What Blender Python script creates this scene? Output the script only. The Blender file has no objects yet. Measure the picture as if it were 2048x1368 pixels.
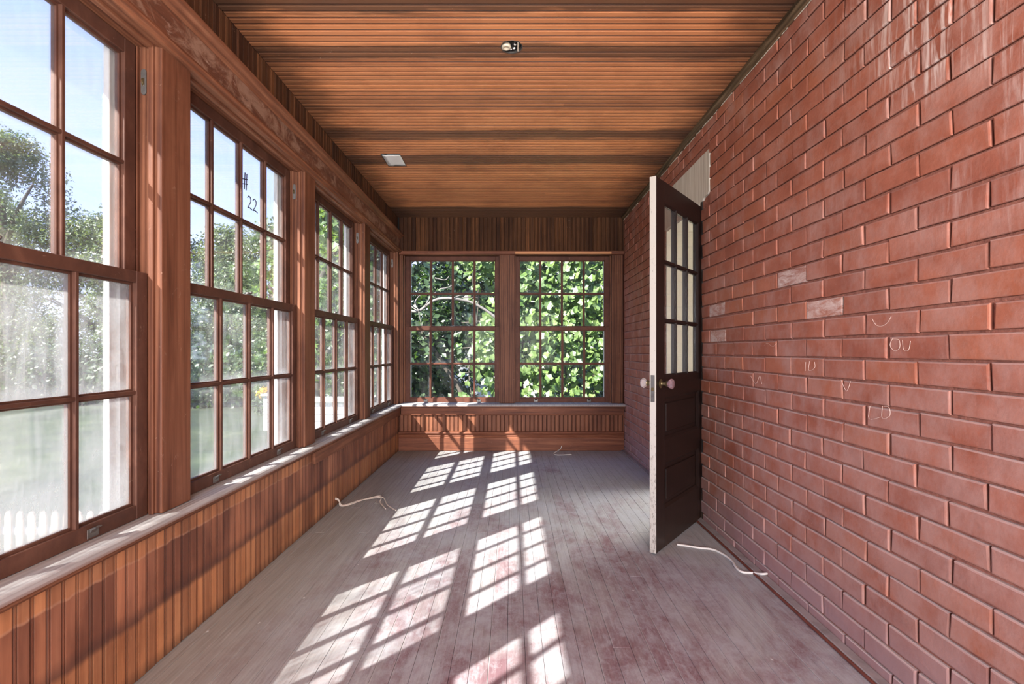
import bpy, bmesh, math, random
import numpy as np
from mathutils import Vector, Matrix

# ------------------------------------------------------------------ camera, world, sun, exposure
S = bpy.context.scene
COL = S.collection
PI = math.pi
cam_d = bpy.data.cameras.new('camera'); cam = bpy.data.objects.new('camera', cam_d); COL.objects.link(cam)
cam.location = (0, 0, 1.10); cam.rotation_euler = (PI/2, 0, 0)
cam_d.sensor_width = 36; cam_d.lens = 18; cam_d.shift_y = 18/2048; cam_d.clip_start = 0.05; cam_d.clip_end = 400
S.camera = cam

SUN_DIR = Vector((0.80, 0.88, -1.0)).normalized()
sun_d = bpy.data.lights.new('sun', 'SUN'); sun = bpy.data.objects.new('sun', sun_d); COL.objects.link(sun)
sun.rotation_euler = SUN_DIR.to_track_quat('-Z', 'Y').to_euler()
sun_d.energy = 5.6; sun_d.angle = math.radians(0.53); sun_d.color = (1.0, 0.95, 0.88)

# added fill light behind the camera, in place of daylight from that end
rear_fill_d = bpy.data.lights.new('rear_fill_light', 'AREA'); rear_fill = bpy.data.objects.new('rear_fill_light', rear_fill_d); COL.objects.link(rear_fill)
rear_fill_d.shape = 'RECTANGLE'; rear_fill_d.size = 2.5; rear_fill_d.size_y = 1.8; rear_fill_d.energy = 84; rear_fill_d.color = (1.0, 0.98, 0.96)
rear_fill.location = (0.0, -2.02, 1.4); rear_fill.rotation_euler = (PI/2 + 0.62, 0, 0)

W = bpy.data.worlds.new('world'); S.world = W; W.use_nodes = True
wn = W.node_tree.nodes; wl = W.node_tree.links
for n in list(wn): wn.remove(n)
bg = wn.new('ShaderNodeBackground'); wo = wn.new('ShaderNodeOutputWorld')
tc = wn.new('ShaderNodeTexCoord'); sx = wn.new('ShaderNodeSeparateXYZ'); rp = wn.new('ShaderNodeValToRGB')
wl.new(tc.outputs['Generated'], sx.inputs[0]); wl.new(sx.outputs['Z'], rp.inputs[0])
rp.color_ramp.elements[0].position = 0.0; rp.color_ramp.elements[0].color = (0.66, 0.72, 0.88, 1)
rp.color_ramp.elements[1].position = 0.75; rp.color_ramp.elements[1].color = (0.17, 0.30, 0.66, 1)
e_ = rp.color_ramp.elements.new(0.22); e_.color = (0.34, 0.42, 0.74, 1)
e_ = rp.color_ramp.elements.new(0.42); e_.color = (0.27, 0.35, 0.70, 1)
wl.new(rp.outputs[0], bg.inputs[0]); bg.inputs[1].default_value = 0.72
wl.new(bg.outputs[0], wo.inputs[0])

S.view_settings.view_transform = 'Standard'; S.view_settings.look = 'None'
S.view_settings.gamma = 1.0; S.view_settings.use_curve_mapping = False
S.view_settings.exposure = 2.25
S.cycles.max_bounces = 10; S.cycles.diffuse_bounces = 7; S.cycles.transparent_max_bounces = 16
S.cycles.caustics_reflective = False; S.cycles.caustics_refractive = False
S.cycles.sample_clamp_indirect = 8

R = random.Random(7)

# ------------------------------------------------------------------ helpers
def new_bm(): return bmesh.new()

def bx(bm, x0, x1, y0, y1, z0, z1, bevel=0.0, seg=1):
    if x0 > x1: x0, x1 = x1, x0
    if y0 > y1: y0, y1 = y1, y0
    if z0 > z1: z0, z1 = z1, z0
    vs = [bm.verts.new((x, y, z)) for x in (x0, x1) for y in (y0, y1) for z in (z0, z1)]
    fs = [(0,1,3,2), (4,6,7,5), (0,4,5,1), (2,3,7,6), (0,2,6,4), (1,5,7,3)]
    faces = [bm.faces.new([vs[i] for i in f]) for f in fs]
    if bevel > 0:
        es = set(e for f in faces for e in f.edges)
        bmesh.ops.bevel(bm, geom=list(es), offset=bevel, segments=seg, profile=0.5, affect='EDGES')
    return bm

def prism(bm, pts, axis, a0, a1):
    """closed polygon pts (2D) extruded along axis from a0 to a1"""
    def P(p, a):
        if axis == 'x': return (a, p[0], p[1])
        if axis == 'y': return (p[0], a, p[1])
        return (p[0], p[1], a)
    A = [bm.verts.new(P(p, a0)) for p in pts]; B = [bm.verts.new(P(p, a1)) for p in pts]
    n = len(pts)
    for i in range(n):
        bm.faces.new((A[i], A[(i+1) % n], B[(i+1) % n], B[i]))
    bm.faces.new(A[::-1]); bm.faces.new(B)
    return bm

def tube(bm, pts, r, seg=8, cap=True, taper=None):
    pts = [Vector(p) for p in pts]; rings = []
    up = None
    for i, p in enumerate(pts):
        t = (pts[min(i+1, len(pts)-1)] - pts[max(i-1, 0)]).normalized()
        if up is None:
            up = Vector((0, 0, 1)) if abs(t.z) < 0.9 else Vector((1, 0, 0))
        s = t.cross(up).normalized(); up = s.cross(t).normalized()
        rr = r if taper is None else r * (1 + (taper - 1) * i / (len(pts) - 1))
        rings.append([bm.verts.new(p + s * math.cos(2*PI*k/seg) * rr + up * math.sin(2*PI*k/seg) * rr) for k in range(seg)])
    for a, b in zip(rings, rings[1:]):
        for k in range(seg):
            bm.faces.new((a[k], a[(k+1) % seg], b[(k+1) % seg], b[k]))
    if cap:
        bm.faces.new(rings[0][::-1]); bm.faces.new(rings[-1])
    return bm

def lathe(bm, prof, seg=16, mat=Matrix.Identity(4)):
    rings = []
    for r, h in prof:
        rings.append([bm.verts.new(mat @ Vector((r*math.cos(2*PI*k/seg), r*math.sin(2*PI*k/seg), h))) for k in range(seg)])
    for a, b in zip(rings, rings[1:]):
        for k in range(seg):
            bm.faces.new((a[k], a[(k+1) % seg], b[(k+1) % seg], b[k]))
    bm.faces.new(rings[0][::-1]); bm.faces.new(rings[-1])
    return bm

def smooth_path(pts, n=8):
    pts = [Vector(p) for p in pts]; out = []
    P = [pts[0]] + pts + [pts[-1]]
    for i in range(1, len(P)-2):
        p0, p1, p2, p3 = P[i-1], P[i], P[i+1], P[i+2]
        for k in range(n):
            t = k/n
            out.append(0.5*((2*p1) + (-p0+p2)*t + (2*p0-5*p1+4*p2-p3)*t*t + (-p0+3*p1-3*p2+p3)*t**3))
    out.append(pts[-1]); return out

def mesh_of(bm, name, mats, smooth=False):
    bmesh.ops.recalc_face_normals(bm, faces=bm.faces)
    me = bpy.data.meshes.new(name); bm.to_mesh(me); bm.free()
    for m in (mats if isinstance(mats, (list, tuple)) else [mats]): me.materials.append(m)
    if smooth:
        me.polygons.foreach_set('use_smooth', [True]*len(me.polygons))
    return me

def link(name, me, parent=None, loc=None, rot=None, scale=None):
    o = bpy.data.objects.new(name, me); COL.objects.link(o)
    if parent is not None: o.parent = parent
    if loc is not None: o.location = loc
    if rot is not None: o.rotation_euler = rot
    if scale is not None: o.scale = scale
    return o

def obj(name, bm, mats, parent=None, smooth=False, **k):
    return link(name, mesh_of(bm, name, mats, smooth), parent, **k)

def tag(o, label, cat, group=None, kind=None):
    o['label'] = label; o['category'] = cat
    if group: o['group'] = group
    if kind: o['kind'] = kind
    return o

def struct(o, label, cat): return tag(o, label, cat, kind='structure')

# ------------------------------------------------------------------ materials
class NT:
    def __init__(s, name):
        s.m = bpy.data.materials.new(name); s.m.use_nodes = True
        s.t = s.m.node_tree; s.n = s.t.nodes; s.l = s.t.links
        for n in list(s.n): s.n.remove(n)
        s.out = s.n.new('ShaderNodeOutputMaterial')
    def node(s, typ, ins=None, **kw):
        n = s.n.new(typ)
        for k, v in kw.items(): setattr(n, k, v)
        for k, v in (ins or {}).items():
            if isinstance(v, bpy.types.NodeSocket): s.l.new(v, n.inputs[k])
            else: n.inputs[k].default_value = v
        return n
    def math(s, op, a, b=0.0, clamp=False, c=None):
        ins = {0: a, 1: b}
        if c is not None: ins[2] = c
        return s.node('ShaderNodeMath', ins, operation=op, use_clamp=clamp).outputs[0]
    def vmul(s, v, sc):
        return s.node('ShaderNodeVectorMath', {0: v, 1: sc}, operation='MULTIPLY').outputs[0]
    def vadd(s, v, o):
        return s.node('ShaderNodeVectorMath', {0: v, 1: o}, operation='ADD').outputs[0]
    def noise(s, v, scale=5, detail=4, rough=0.55, dist=0.0):
        n = s.node('ShaderNodeTexNoise', {'Vector': v, 'Scale': scale, 'Detail': detail, 'Roughness': rough, 'Distortion': dist})
        return n.outputs['Fac']
    def ramp(s, f, stops):
        n = s.node('ShaderNodeValToRGB', {0: f}); cr = n.color_ramp
        cr.elements[0].position, cr.elements[0].color = stops[0][0], c4(stops[0][1])
        cr.elements[1].position, cr.elements[1].color = stops[-1][0], c4(stops[-1][1])
        for p, c in stops[1:-1]:
            e = cr.elements.new(p); e.color = c4(c)
        return n.outputs[0]
    def step(s, f, lo, hi, a=0.0, b=1.0):
        n = s.node('ShaderNodeMapRange', {0: f, 1: lo, 2: hi, 3: a, 4: b}); n.clamp = True
        return n.outputs[0]
    def mix(s, f, a, b, mode='MIX'):
        n = s.node('ShaderNodeMix', data_type='RGBA', blend_type=mode)
        for k, v in ((0, f), (6, a), (7, b)):
            if isinstance(v, bpy.types.NodeSocket): s.l.new(v, n.inputs[k])
            else: n.inputs[k].default_value = c4(v) if k > 0 else v
        return n.outputs[2]
    def finish(s, col, rough=0.6, bump=None, bstr=0.3, bdist=0.002, spec=0.4, extra=None):
        ins = {'Base Color': c4(col) if not isinstance(col, bpy.types.NodeSocket) else col, 'Roughness': rough, 'Specular IOR Level': spec}
        if extra: ins.update(extra)
        if bump is not None:
            b = s.node('ShaderNodeBump', {'Height': bump, 'Strength': bstr, 'Distance': bdist})
            ins['Normal'] = b.outputs[0]
        p = s.node('ShaderNodeBsdfPrincipled', ins)
        s.l.new(p.outputs[0], s.out.inputs[0])
        return s.m

def c4(c):
    if isinstance(c, (int, float)): return (c, c, c, 1)
    return tuple(c) if len(c) == 4 else (c[0], c[1], c[2], 1)

def obj_coords(t, rnd_off=True):
    tcn = t.node('ShaderNodeTexCoord').outputs['Object']
    if not rnd_off: return tcn
    oi = t.node('ShaderNodeObjectInfo').outputs['Random']
    k = t.math('MULTIPLY', oi, 57.0)
    cv = t.node('ShaderNodeCombineXYZ', {0: k, 1: t.math('MULTIPLY', oi, 31.0), 2: t.math('MULTIPLY', oi, 83.0)}).outputs[0]
    return t.vadd(tcn, cv)

def rand(t): return t.node('ShaderNodeObjectInfo').outputs['Random']
def pos(t):
    g = t.node('ShaderNodeNewGeometry'); return g.outputs['Position']
def xyz(t, v):
    n = t.node('ShaderNodeSeparateXYZ', {0: v}); return n.outputs

AX = {'e': (5, 5, 3), 'x': (1.2, 22, 22), 'y': (22, 1.2, 22), 'z': (22, 22, 1.2)}
def grain(t, axis, v=None, sc=1.0, wave=0.13):
    v = v or obj_coords(t)
    a = AX[axis]
    g1 = t.noise(t.vmul(v, tuple(q*sc for q in a)), 1.6, 5, 0.6, 0.8)
    g2 = t.noise(t.vmul(v, tuple(q*sc*4 for q in a)), 2.0, 3, 0.6)
    w = t.node('ShaderNodeTexWave', {'Vector': t.vmul(v, tuple(q*sc*0.35 for q in a)), 'Scale': 2.2, 'Distortion': 7.0, 'Detail': 3.0, 'Detail Scale': 0.7},
               wave_type='BANDS', bands_direction={'x': 'Y', 'y': 'X', 'z': 'X', 'e': 'Z'}[axis]).outputs['Fac']
    f = t.math('ADD', t.math('MULTIPLY', g1, 0.62), t.math('ADD', t.math('MULTIPLY', g2, 0.18), t.math('MULTIPLY', w, wave)))
    return t.math('ADD', f, 0.10 - wave*0.5 + 0.01), g2, w

def groove(t, col, k, amt=0.85):
    c = xyz(t, t.node('ShaderNodeTexCoord').outputs['Object'])[k]
    g = t.math('MULTIPLY', t.step(c, 0.0040, 0.0062, 1.0, 0.0), amt)
    b = t.math('MULTIPLY', t.math('MULTIPLY', t.step(c, 0.009, 0.0105), t.step(c, 0.0125, 0.0140, 1.0, 0.0)), amt*0.8)
    d = t.math('MAXIMUM', g, b)
    col = t.mix(t.step(c, 0.0105, 0.0125, 0.30*amt, 0.0), col, t.mix(1.0, col, (0.55, 0.32, 0.30), 'MULTIPLY'))
    return t.mix(d, col, (0.022, 0.009, 0.006))
def wood(name, axis, dark, mid, light, var=0.35, rough=0.55, scuff=0.15, stain=None, wave=0.13, sc=1.0, gr=None, gamt=0.85):
    t = NT(name); f, g2, w = grain(t, axis, None, sc, wave)
    col = t.ramp(f, [(0.30, dark), (0.52, mid), (0.75, light)])
    if var:
        r = rand(t)
        col = t.mix(t.math('MULTIPLY', t.step(r, 0.0, 0.5, 1.0, 0.0), var), col, t.mix(1.0, col, (0.45, 0.38, 0.40), 'MULTIPLY'))
        col = t.mix(t.math('MULTIPLY', t.step(r, 0.6, 1.0), var), col, t.mix(1.0, col, (1.35, 1.3, 1.15), 'MULTIPLY'))
    p = pos(t)
    big = t.noise(p, 2.3, 5, 0.65)
    col = t.mix(t.step(big, 0.48, 0.72, 0.0, 0.55), col, t.mix(1.0, col, (0.42, 0.36, 0.36), 'MULTIPLY'))
    if scuff:
        sc_ = t.noise(t.vmul(p, (1, 1, 1)), 26, 6, 0.75, 1.2)
        col = t.mix(t.step(sc_, 0.64, 0.74, 0.0, scuff*2.2), col, (0.62, 0.47, 0.36))
    if stain: col = stain(t, col, p)
    if gr is not None: col = groove(t, col, gr, gamt)
    return t.finish(col, rough, bump=f, bstr=0.25, bdist=0.0015, spec=0.22)

# ---- left wainscot: marks of the removed apron and baseboard
def stain_wains(t, col, p):
    s = xyz(t, p)
    z = t.math('ADD', s[2], t.math('MULTIPLY', t.math('SUBTRACT', t.noise(t.vmul(p, (1, 22, 1)), 1.0, 2), 0.5), 0.022))
    mid = t.math('MULTIPLY', t.step(z, 0.190, 0.215), t.step(z, 0.400, 0.408, 1.0, 0.0))
    patch = t.noise(t.vmul(p, (1, 5, 1.2)), 1.3, 3)
    m2 = t.mix(t.step(patch, 0.40, 0.60), (0.95, 0.84, 0.84), (0.48, 0.40, 0.43))
    col = t.mix(mid, t.mix(1.0, col, (0.98, 0.92, 0.84), 'MULTIPLY'), t.mix(1.0, t.mix(0.15, col, (0.30, 0.17, 0.13)), m2, 'MULTIPLY'))
    line = t.math('MULTIPLY', t.step(z, 0.185, 0.205), t.step(z, 0.205, 0.25, 1.0, 0.0))
    col = t.mix(t.math('MULTIPLY', line, 0.6), col, (0.045, 0.025, 0.025))
    l2 = t.math('MULTIPLY', t.step(z, 0.400, 0.404), t.step(z, 0.406, 0.412, 1.0, 0.0))
    col = t.mix(t.math('MULTIPLY', l2, 0.22), col, (0.60, 0.38, 0.27))
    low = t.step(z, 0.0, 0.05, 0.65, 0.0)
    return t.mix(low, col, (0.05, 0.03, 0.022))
M = {}
M['wains'] = wood('wainscot_wood', 'z', (0.27, 0.115, 0.060), (0.41, 0.19, 0.10), (0.52, 0.27, 0.145), var=0.7, stain=stain_wains, rough=0.5, gr=1, gamt=0.6)
M['wains_back'] = wood('wainscot_back_wood', 'z', (0.15, 0.058, 0.034), (0.25, 0.10, 0.056), (0.34, 0.15, 0.085), var=0.45, gr=0, gamt=0.7)
M['frieze'] = wood('frieze_wood', 'z', (0.030, 0.012, 0.006), (0.078, 0.031, 0.013), (0.17, 0.070, 0.030), var=0.8, scuff=0.2, rough=0.75)
M['trim_y'] = wood('trim_wood_length', 'y', (0.10, 0.039, 0.023), (0.20, 0.08, 0.043), (0.35, 0.16, 0.09), var=0)
M['trim_x'] = wood('trim_wood_cross', 'x', (0.10, 0.036, 0.024), (0.22, 0.08, 0.044), (0.35, 0.15, 0.08), var=0)
M['post'] = wood('post_wood', 'z', (0.070, 0.024, 0.014), (0.155, 0.060, 0.032), (0.25, 0.108, 0.060), var=0.15, wave=0.22, sc=0.8)
M['sash'] = wood('sash_wood', 'e', (0.055, 0.025, 0.018), (0.095, 0.042, 0.028), (0.18, 0.085, 0.055), var=0.2, scuff=0.2, wave=0.0)
M['sash_b'] = wood('sash_wood_back', 'e', (0.07, 0.028, 0.020), (0.125, 0.047, 0.030), (0.20, 0.08, 0.05), var=0.2, scuff=0.1, wave=0.0)
M['jamb'] = wood('jamb_wood', 'z', (0.08, 0.03, 0.018), (0.18, 0.062, 0.032), (0.34, 0.13, 0.065), var=0.1, scuff=0.25)

def stain_ceil(t, col, p):
    s = xyz(t, p)
    wob = t.math('MULTIPLY', t.math('SUBTRACT', t.noise(t.vmul(p, (1.3, 9, 1)), 1.0, 4, 0.7), 0.5), 0.16)
    y = t.math('ADD', s[1], wob)
    def band(a, b, k):
        return t.math('MULTIPLY', t.math('MULTIPLY', t.step(y, a-0.02, a+0.02), t.step(y, b-0.02, b+0.02, 1.0, 0.0)), k)
    bands = None
    for a, b, k in ((0.95, 1.10, .8), (1.55, 1.70, .7), (2.10, 2.24, .85), (2.475, 2.59, .75), (2.98, 3.13, .35), (3.42, 3.58, .75), (3.87, 4.06, .75), (5.26, 5.75, .85)):
        q = band(a, b, k); bands = q if bands is None else t.math('MAXIMUM', bands, q)
    col = t.mix(bands, col, (0.085, 0.047, 0.030))
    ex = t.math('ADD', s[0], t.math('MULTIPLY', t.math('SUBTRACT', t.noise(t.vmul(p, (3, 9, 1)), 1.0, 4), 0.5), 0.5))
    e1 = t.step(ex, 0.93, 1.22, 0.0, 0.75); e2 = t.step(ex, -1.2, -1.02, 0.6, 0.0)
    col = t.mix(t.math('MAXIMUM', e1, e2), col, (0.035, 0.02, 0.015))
    spk = t.noise(t.vmul(p, (1, 2, 1)), 34, 3, 0.8, 0.5)
    return t.mix(t.step(spk, 0.71, 0.75, 0.0, 0.6), col, (0.75, 0.55, 0.40))
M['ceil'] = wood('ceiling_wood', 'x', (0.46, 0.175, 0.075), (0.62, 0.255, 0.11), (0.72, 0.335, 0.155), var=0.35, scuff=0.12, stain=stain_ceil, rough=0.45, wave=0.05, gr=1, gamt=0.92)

def fascia_mat():
    t = NT('fascia_wood'); f, g2, w = grain(t, 'y')
    col = t.ramp(f, [(0.3, (0.07, 0.028, 0.018)), (0.52, (0.15, 0.058, 0.032)), (0.75, (0.24, 0.10, 0.052))])
    p = pos(t)
    n = t.noise(t.vmul(p, (1, 2.4, 4)), 2.6, 6, 0.7, 0.8)
    col = t.mix(t.step(n, 0.47, 0.60, 0.0, 0.75), col, (0.33, 0.21, 0.15))
    n2 = t.noise(t.vmul(p, (1, 3, 8)), 6, 5, 0.7)
    col = t.mix(t.step(n2, 0.60, 0.70, 0.0, 0.4), col, (0.52, 0.40, 0.33))
    return t.finish(col, 0.6, bump=f, bstr=0.2, bdist=0.001)
M['fascia'] = fascia_mat()

def stool_mat():
    t = NT('weathered_stool'); f, g2, w = grain(t, 'y', obj_coords(t, False))
    col = t.ramp(f, [(0.3, (0.27, 0.25, 0.245)), (0.55, (0.39, 0.385, 0.385)), (0.75, (0.50, 0.50, 0.50))])
    p = pos(t); s = xyz(t, p)
    nose = t.step(s[2], 0.494, 0.508, 0.85, 0.0)
    col = t.mix(nose, col, (0.27, 0.13, 0.085))
    return t.finish(col, 0.75, bump=f, bstr=0.4, bdist=0.002, spec=0.2)
M['stool'] = stool_mat()

def floor_mat():
    t = NT('worn_painted_floor'); v = obj_coords(t)
    f, g2, w = grain(t, 'y', v, 1.3, 0.06)
    p = pos(t); s = xyz(t, p)
    bare = t.ramp(f, [(0.30, (0.29, 0.26, 0.245)), (0.5, (0.385, 0.36, 0.355)), (0.70, (0.46, 0.44, 0.435))])
    paint = t.ramp(f, [(0.30, (0.165, 0.075, 0.085)), (0.6, (0.225, 0.12, 0.135)), (0.8, (0.30, 0.195, 0.205))])
    n1 = t.noise(t.vmul(p, (1.6, 0.8, 1)), 1.5, 8, 0.72, 0.5)
    near = t.step(s[1], 1.6, 5.2, 0.13, -0.07)
    ctr = t.math('MULTIPLY', t.math('ABSOLUTE', t.math('SUBTRACT', s[0], 0.20)), -0.10)
    fac = t.math('ADD', t.math('ADD', n1, near), t.math('ADD', ctr, t.math('MULTIPLY', t.math('SUBTRACT', rand(t), 0.5), 0.06)))
    col = t.mix(t.step(fac, 0.44, 0.66, 0.0, 0.95), bare, paint)
    # grey-lilac scuffing over everything, fine and coarse
    lil = t.noise(t.vmul(p, (1.3, 1, 1)), 3.2, 9, 0.78, 0.3)
    col = t.mix(t.step(lil, 0.46, 0.62, 0.0, 0.72), col, (0.42, 0.405, 0.43))
    lil2 = t.noise(t.vmul(p, (3.0, 1.2, 1)), 8, 7, 0.8, 0.6)
    col = t.mix(t.step(lil2, 0.50, 0.64, 0.0, 0.5), col, (0.44, 0.42, 0.44))
    left = t.math('ADD', s[0], t.math('MULTIPLY', t.math('SUBTRACT', t.noise(p, 1.8, 4), 0.5), 0.5))
    col = t.mix(t.step(left, -1.15, -0.55, 0.85, 0.0), col, t.mix(1.0, bare, (0.74, 0.68, 0.60), 'MULTIPLY'))
    scr = t.noise(t.vmul(p, (70, 1.6, 1)), 1.5, 5, 0.75, 0.4)
    col = t.mix(t.step(scr, 0.58, 0.70, 0.0, 0.42), col, (0.52, 0.485, 0.485))
    col = t.mix(t.step(scr, 0.30, 0.42, 0.40, 0.0), col, (0.13, 0.10, 0.105))
    scr2 = t.noise(t.vmul(p, (11, 26, 1)), 1.5, 6, 0.8, 1.5)
    col = t.mix(t.step(scr2, 0.62, 0.72, 0.0, 0.35), col, (0.56, 0.52, 0.52))
    edge = xyz(t, t.node('ShaderNodeTexCoord').outputs['Object'])[0]
    r2 = t.math('GREATER_THAN', rand(t), 0.62)
    seam = t.math('MULTIPLY', t.math('MULTIPLY', t.step(edge, 0.0025, 0.0040, 1.0, 0.0), r2), 0.45)
    col = t.mix(seam, col, (0.50, 0.46, 0.44))
    fl = t.node('ShaderNodeTexVoronoi', {'Vector': t.vmul(p, (1, 0.6, 1)), 'Scale': 9.0}).outputs['Distance']
    col = t.mix(t.step(fl, 0.03, 0.05, 0.8, 0.0), col, (0.66, 0.62, 0.60))
    col = t.mix(1.0, col, (0.93, 1.0, 1.03), 'MULTIPLY')
    return t.finish(col, 0.62, bump=t.math('ADD', f, t.math('MULTIPLY', scr, 0.5)), bstr=0.35, bdist=0.0015, spec=0.3)
M['floor'] = floor_mat()

XR_ = 1.237
def brick_mat(name, tint=(1, 1, 1), chalk=0.0):
    t = NT(name); v = obj_coords(t); p = pos(t); s = xyz(t, p)
    r = rand(t)
    a = t.noise(t.vmul(p, (1, 1, 2)), 5, 4, 0.6)
    col = t.ramp(a, [(0.3, (0.285, 0.092, 0.057)), (0.55, (0.36, 0.125, 0.080)), (0.75, (0.42, 0.162, 0.108))])
    col = t.mix(t.math('MULTIPLY', t.step(r, 0.0, 0.4, 1.0, 0.0), 0.35), col, (0.24, 0.078, 0.056))
    col = t.mix(t.math('MULTIPLY', t.step(r, 0.7, 1.0), 0.4), col, (0.44, 0.155, 0.08))
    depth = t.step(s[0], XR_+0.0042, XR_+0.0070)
    # pale bloom lower down and streaks high near the front
    bl = t.noise(t.vmul(p, (1, 2, 1.6)), 3.2, 6, 0.7)
    lowb = t.math('ADD', t.step(s[2], 0.0, 1.3, 0.17, 0.0), t.step(s[1], 1.2, 2.6, 0.05, 0.0))
    col = t.mix(t.step(t.math('ADD', bl, lowb), 0.47, 0.72, 0.0, 0.62), col, (0.44, 0.27, 0.235))
    streak = t.noise(t.vmul(p, (1, 26, 2.5)), 1.4, 4, 0.7, 0.6)
    patch = t.noise(t.vadd(t.vmul(p, (1, 1, 1)), (3.1, 0.4, 0.2)), 2.0, 2)
    hi = t.math('MULTIPLY', t.step(s[2], 1.35, 1.75), t.step(s[1], 1.5, 2.2, 1.0, 0.0))
    k = t.math('MULTIPLY', t.math('MULTIPLY', t.step(streak, 0.48, 0.66), t.step(patch, 0.42, 0.58)), hi)
    col = t.mix(t.math('MULTIPLY', k, 0.95), col, (0.72, 0.60, 0.56))
    # grey-lilac film close to the floor
    film = t.step(t.math('ADD', s[2], t.math('MULTIPLY', t.noise(p, 3.0, 3), 0.25)), 0.20, 0.42, 0.62, 0.0)
    col = t.mix(film, col, (0.36, 0.25, 0.27))
    # dust lying on the upward edges
    nz = xyz(t, t.node('ShaderNodeNewGeometry').outputs['Normal'])[2]
    dust = t.math('MULTIPLY', t.step(nz, 0.20, 0.5), t.step(s[2], 0.9, 1.6, 0.9, 0.35))
    col = t.mix(dust, col, (0.55, 0.44, 0.42))
    side = t.math('MULTIPLY', depth, t.step(nz, 0.2, 0.5, 0.85, 0.0))  # recessed brick sides darkened in the colour to mute lit joint edges
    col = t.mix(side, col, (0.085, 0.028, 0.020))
    sc_ = t.noise(t.vmul(p, (1, 1, 1)), 34, 5, 0.8, 2.0)
    col = t.mix(t.step(sc_, 0.67, 0.75, 0.0, 0.4 + chalk*0.3), col, (0.70, 0.55, 0.47))
    if chalk:
        ch = t.noise(t.vmul(v, (1, 3, 9)), 4, 5, 0.8, 0.7)
        col = t.mix(t.step(ch, 0.36, 0.66, 0.05, chalk*1.3), col, (0.80, 0.72, 0.68))
    g = t.noise(p, 60, 4, 0.7); g3 = t.noise(p, 14, 3, 0.6)
    hgt = t.math('ADD', t.math('MULTIPLY', g, 0.4), t.math('MULTIPLY', g3, 0.8))
    return t.finish(col, 0.62, bump=hgt, bstr=0.55, bdist=0.004, spec=0.30)
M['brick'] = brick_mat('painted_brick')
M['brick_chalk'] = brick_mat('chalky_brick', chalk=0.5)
t = NT('painted_mortar'); p_ = pos(t); a_ = t.noise(p_, 40, 4, 0.7)
M['mortar'] = t.finish(t.ramp(a_, [(0.3, (0.20, 0.07, 0.05)), (0.7, (0.40, 0.16, 0.11))]), 0.8, bump=a_, bstr=0.8, bdist=0.004)

def plain(name, col, rough=0.5, metal=0.0, nz=0.0, spec=0.5, nscale=12):
    t = NT(name)
    c = col
    if nz:
        n = t.noise(obj_coords(t), nscale, 5, 0.7)
        c = t.mix(t.step(n, 0.45, 0.75), col, tuple(q*(1-nz) for q in col[:3]))
    return t.finish(c, rough, extra={'Metallic': metal}, spec=spec)
M['white'] = plain('white_exterior_paint', (0.80, 0.80, 0.78), 0.6)
M['cream'] = plain('cream_paint', (0.62, 0.59, 0.52), 0.5, nz=0.15, nscale=6)
M['cream2'] = plain('cream_room_paint', (0.74, 0.71, 0.64), 0.6)
t = NT('whitewashed_stone'); p_ = pos(t); a_ = t.noise(t.vmul(p_, (1, 30, 1.2)), 1.5, 5, 0.7)
M['lintel'] = t.finish(t.ramp(a_, [(0.3, (0.42, 0.36, 0.30)), (0.5, (0.58, 0.53, 0.46)), (0.7, (0.72, 0.68, 0.62))]), 0.8, bump=a_, bstr=0.3)
M['cable'] = plain('white_cable_sheath', (0.72, 0.70, 0.67), 0.45)
M['cable_tan'] = plain('dusty_cable_sheath', (0.62, 0.54, 0.46), 0.55)
M['iron'] = plain('dark_iron', (0.03, 0.028, 0.026), 0.4, 0.7, nz=0.4)
M['brass'] = plain('aged_brass', (0.22, 0.17, 0.09), 0.42, 0.85, nz=0.5)
M['pewter'] = plain('worn_steel', (0.20, 0.19, 0.18), 0.45, 0.8, nz=0.5)
M['galv'] = plain('galvanised_sheet', (0.95, 0.97, 0.96), 0.25, 0.12, nz=0.08, nscale=5)
M['porcelain'] = plain('porcelain', (0.72, 0.65, 0.50), 0.25, nz=0.4, nscale=30)
M['black'] = plain('black_recess', (0.008, 0.007, 0.006), 0.9)
M['shoe'] = plain('red_brown_strip', (0.16, 0.045, 0.03), 0.55, nz=0.4)
M['greyboard'] = plain('grey_strip', (0.30, 0.26, 0.26), 0.75, nz=0.4)
M['putty'] = plain('pale_caulk', (0.60, 0.52, 0.42), 0.8, nz=0.6, nscale=30)
M['mould'] = wood('wall_edge_strip', 'y', (0.02, 0.013, 0.008), (0.09, 0.055, 0.03), (0.22, 0.15, 0.09), var=0, scuff=0.5)
M['roofing'] = plain('roof_board', (0.25, 0.22, 0.20), 0.9)
M['outwood'] = plain('fence_wood', (0.66, 0.52, 0.40), 0.8, nz=0.2)
M['marker'] = plain('dark_marker', (0.02, 0.02, 0.03), 0.6)
M['chalkline'] = plain('chalk_line', (0.72, 0.55, 0.48), 0.9)

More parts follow.
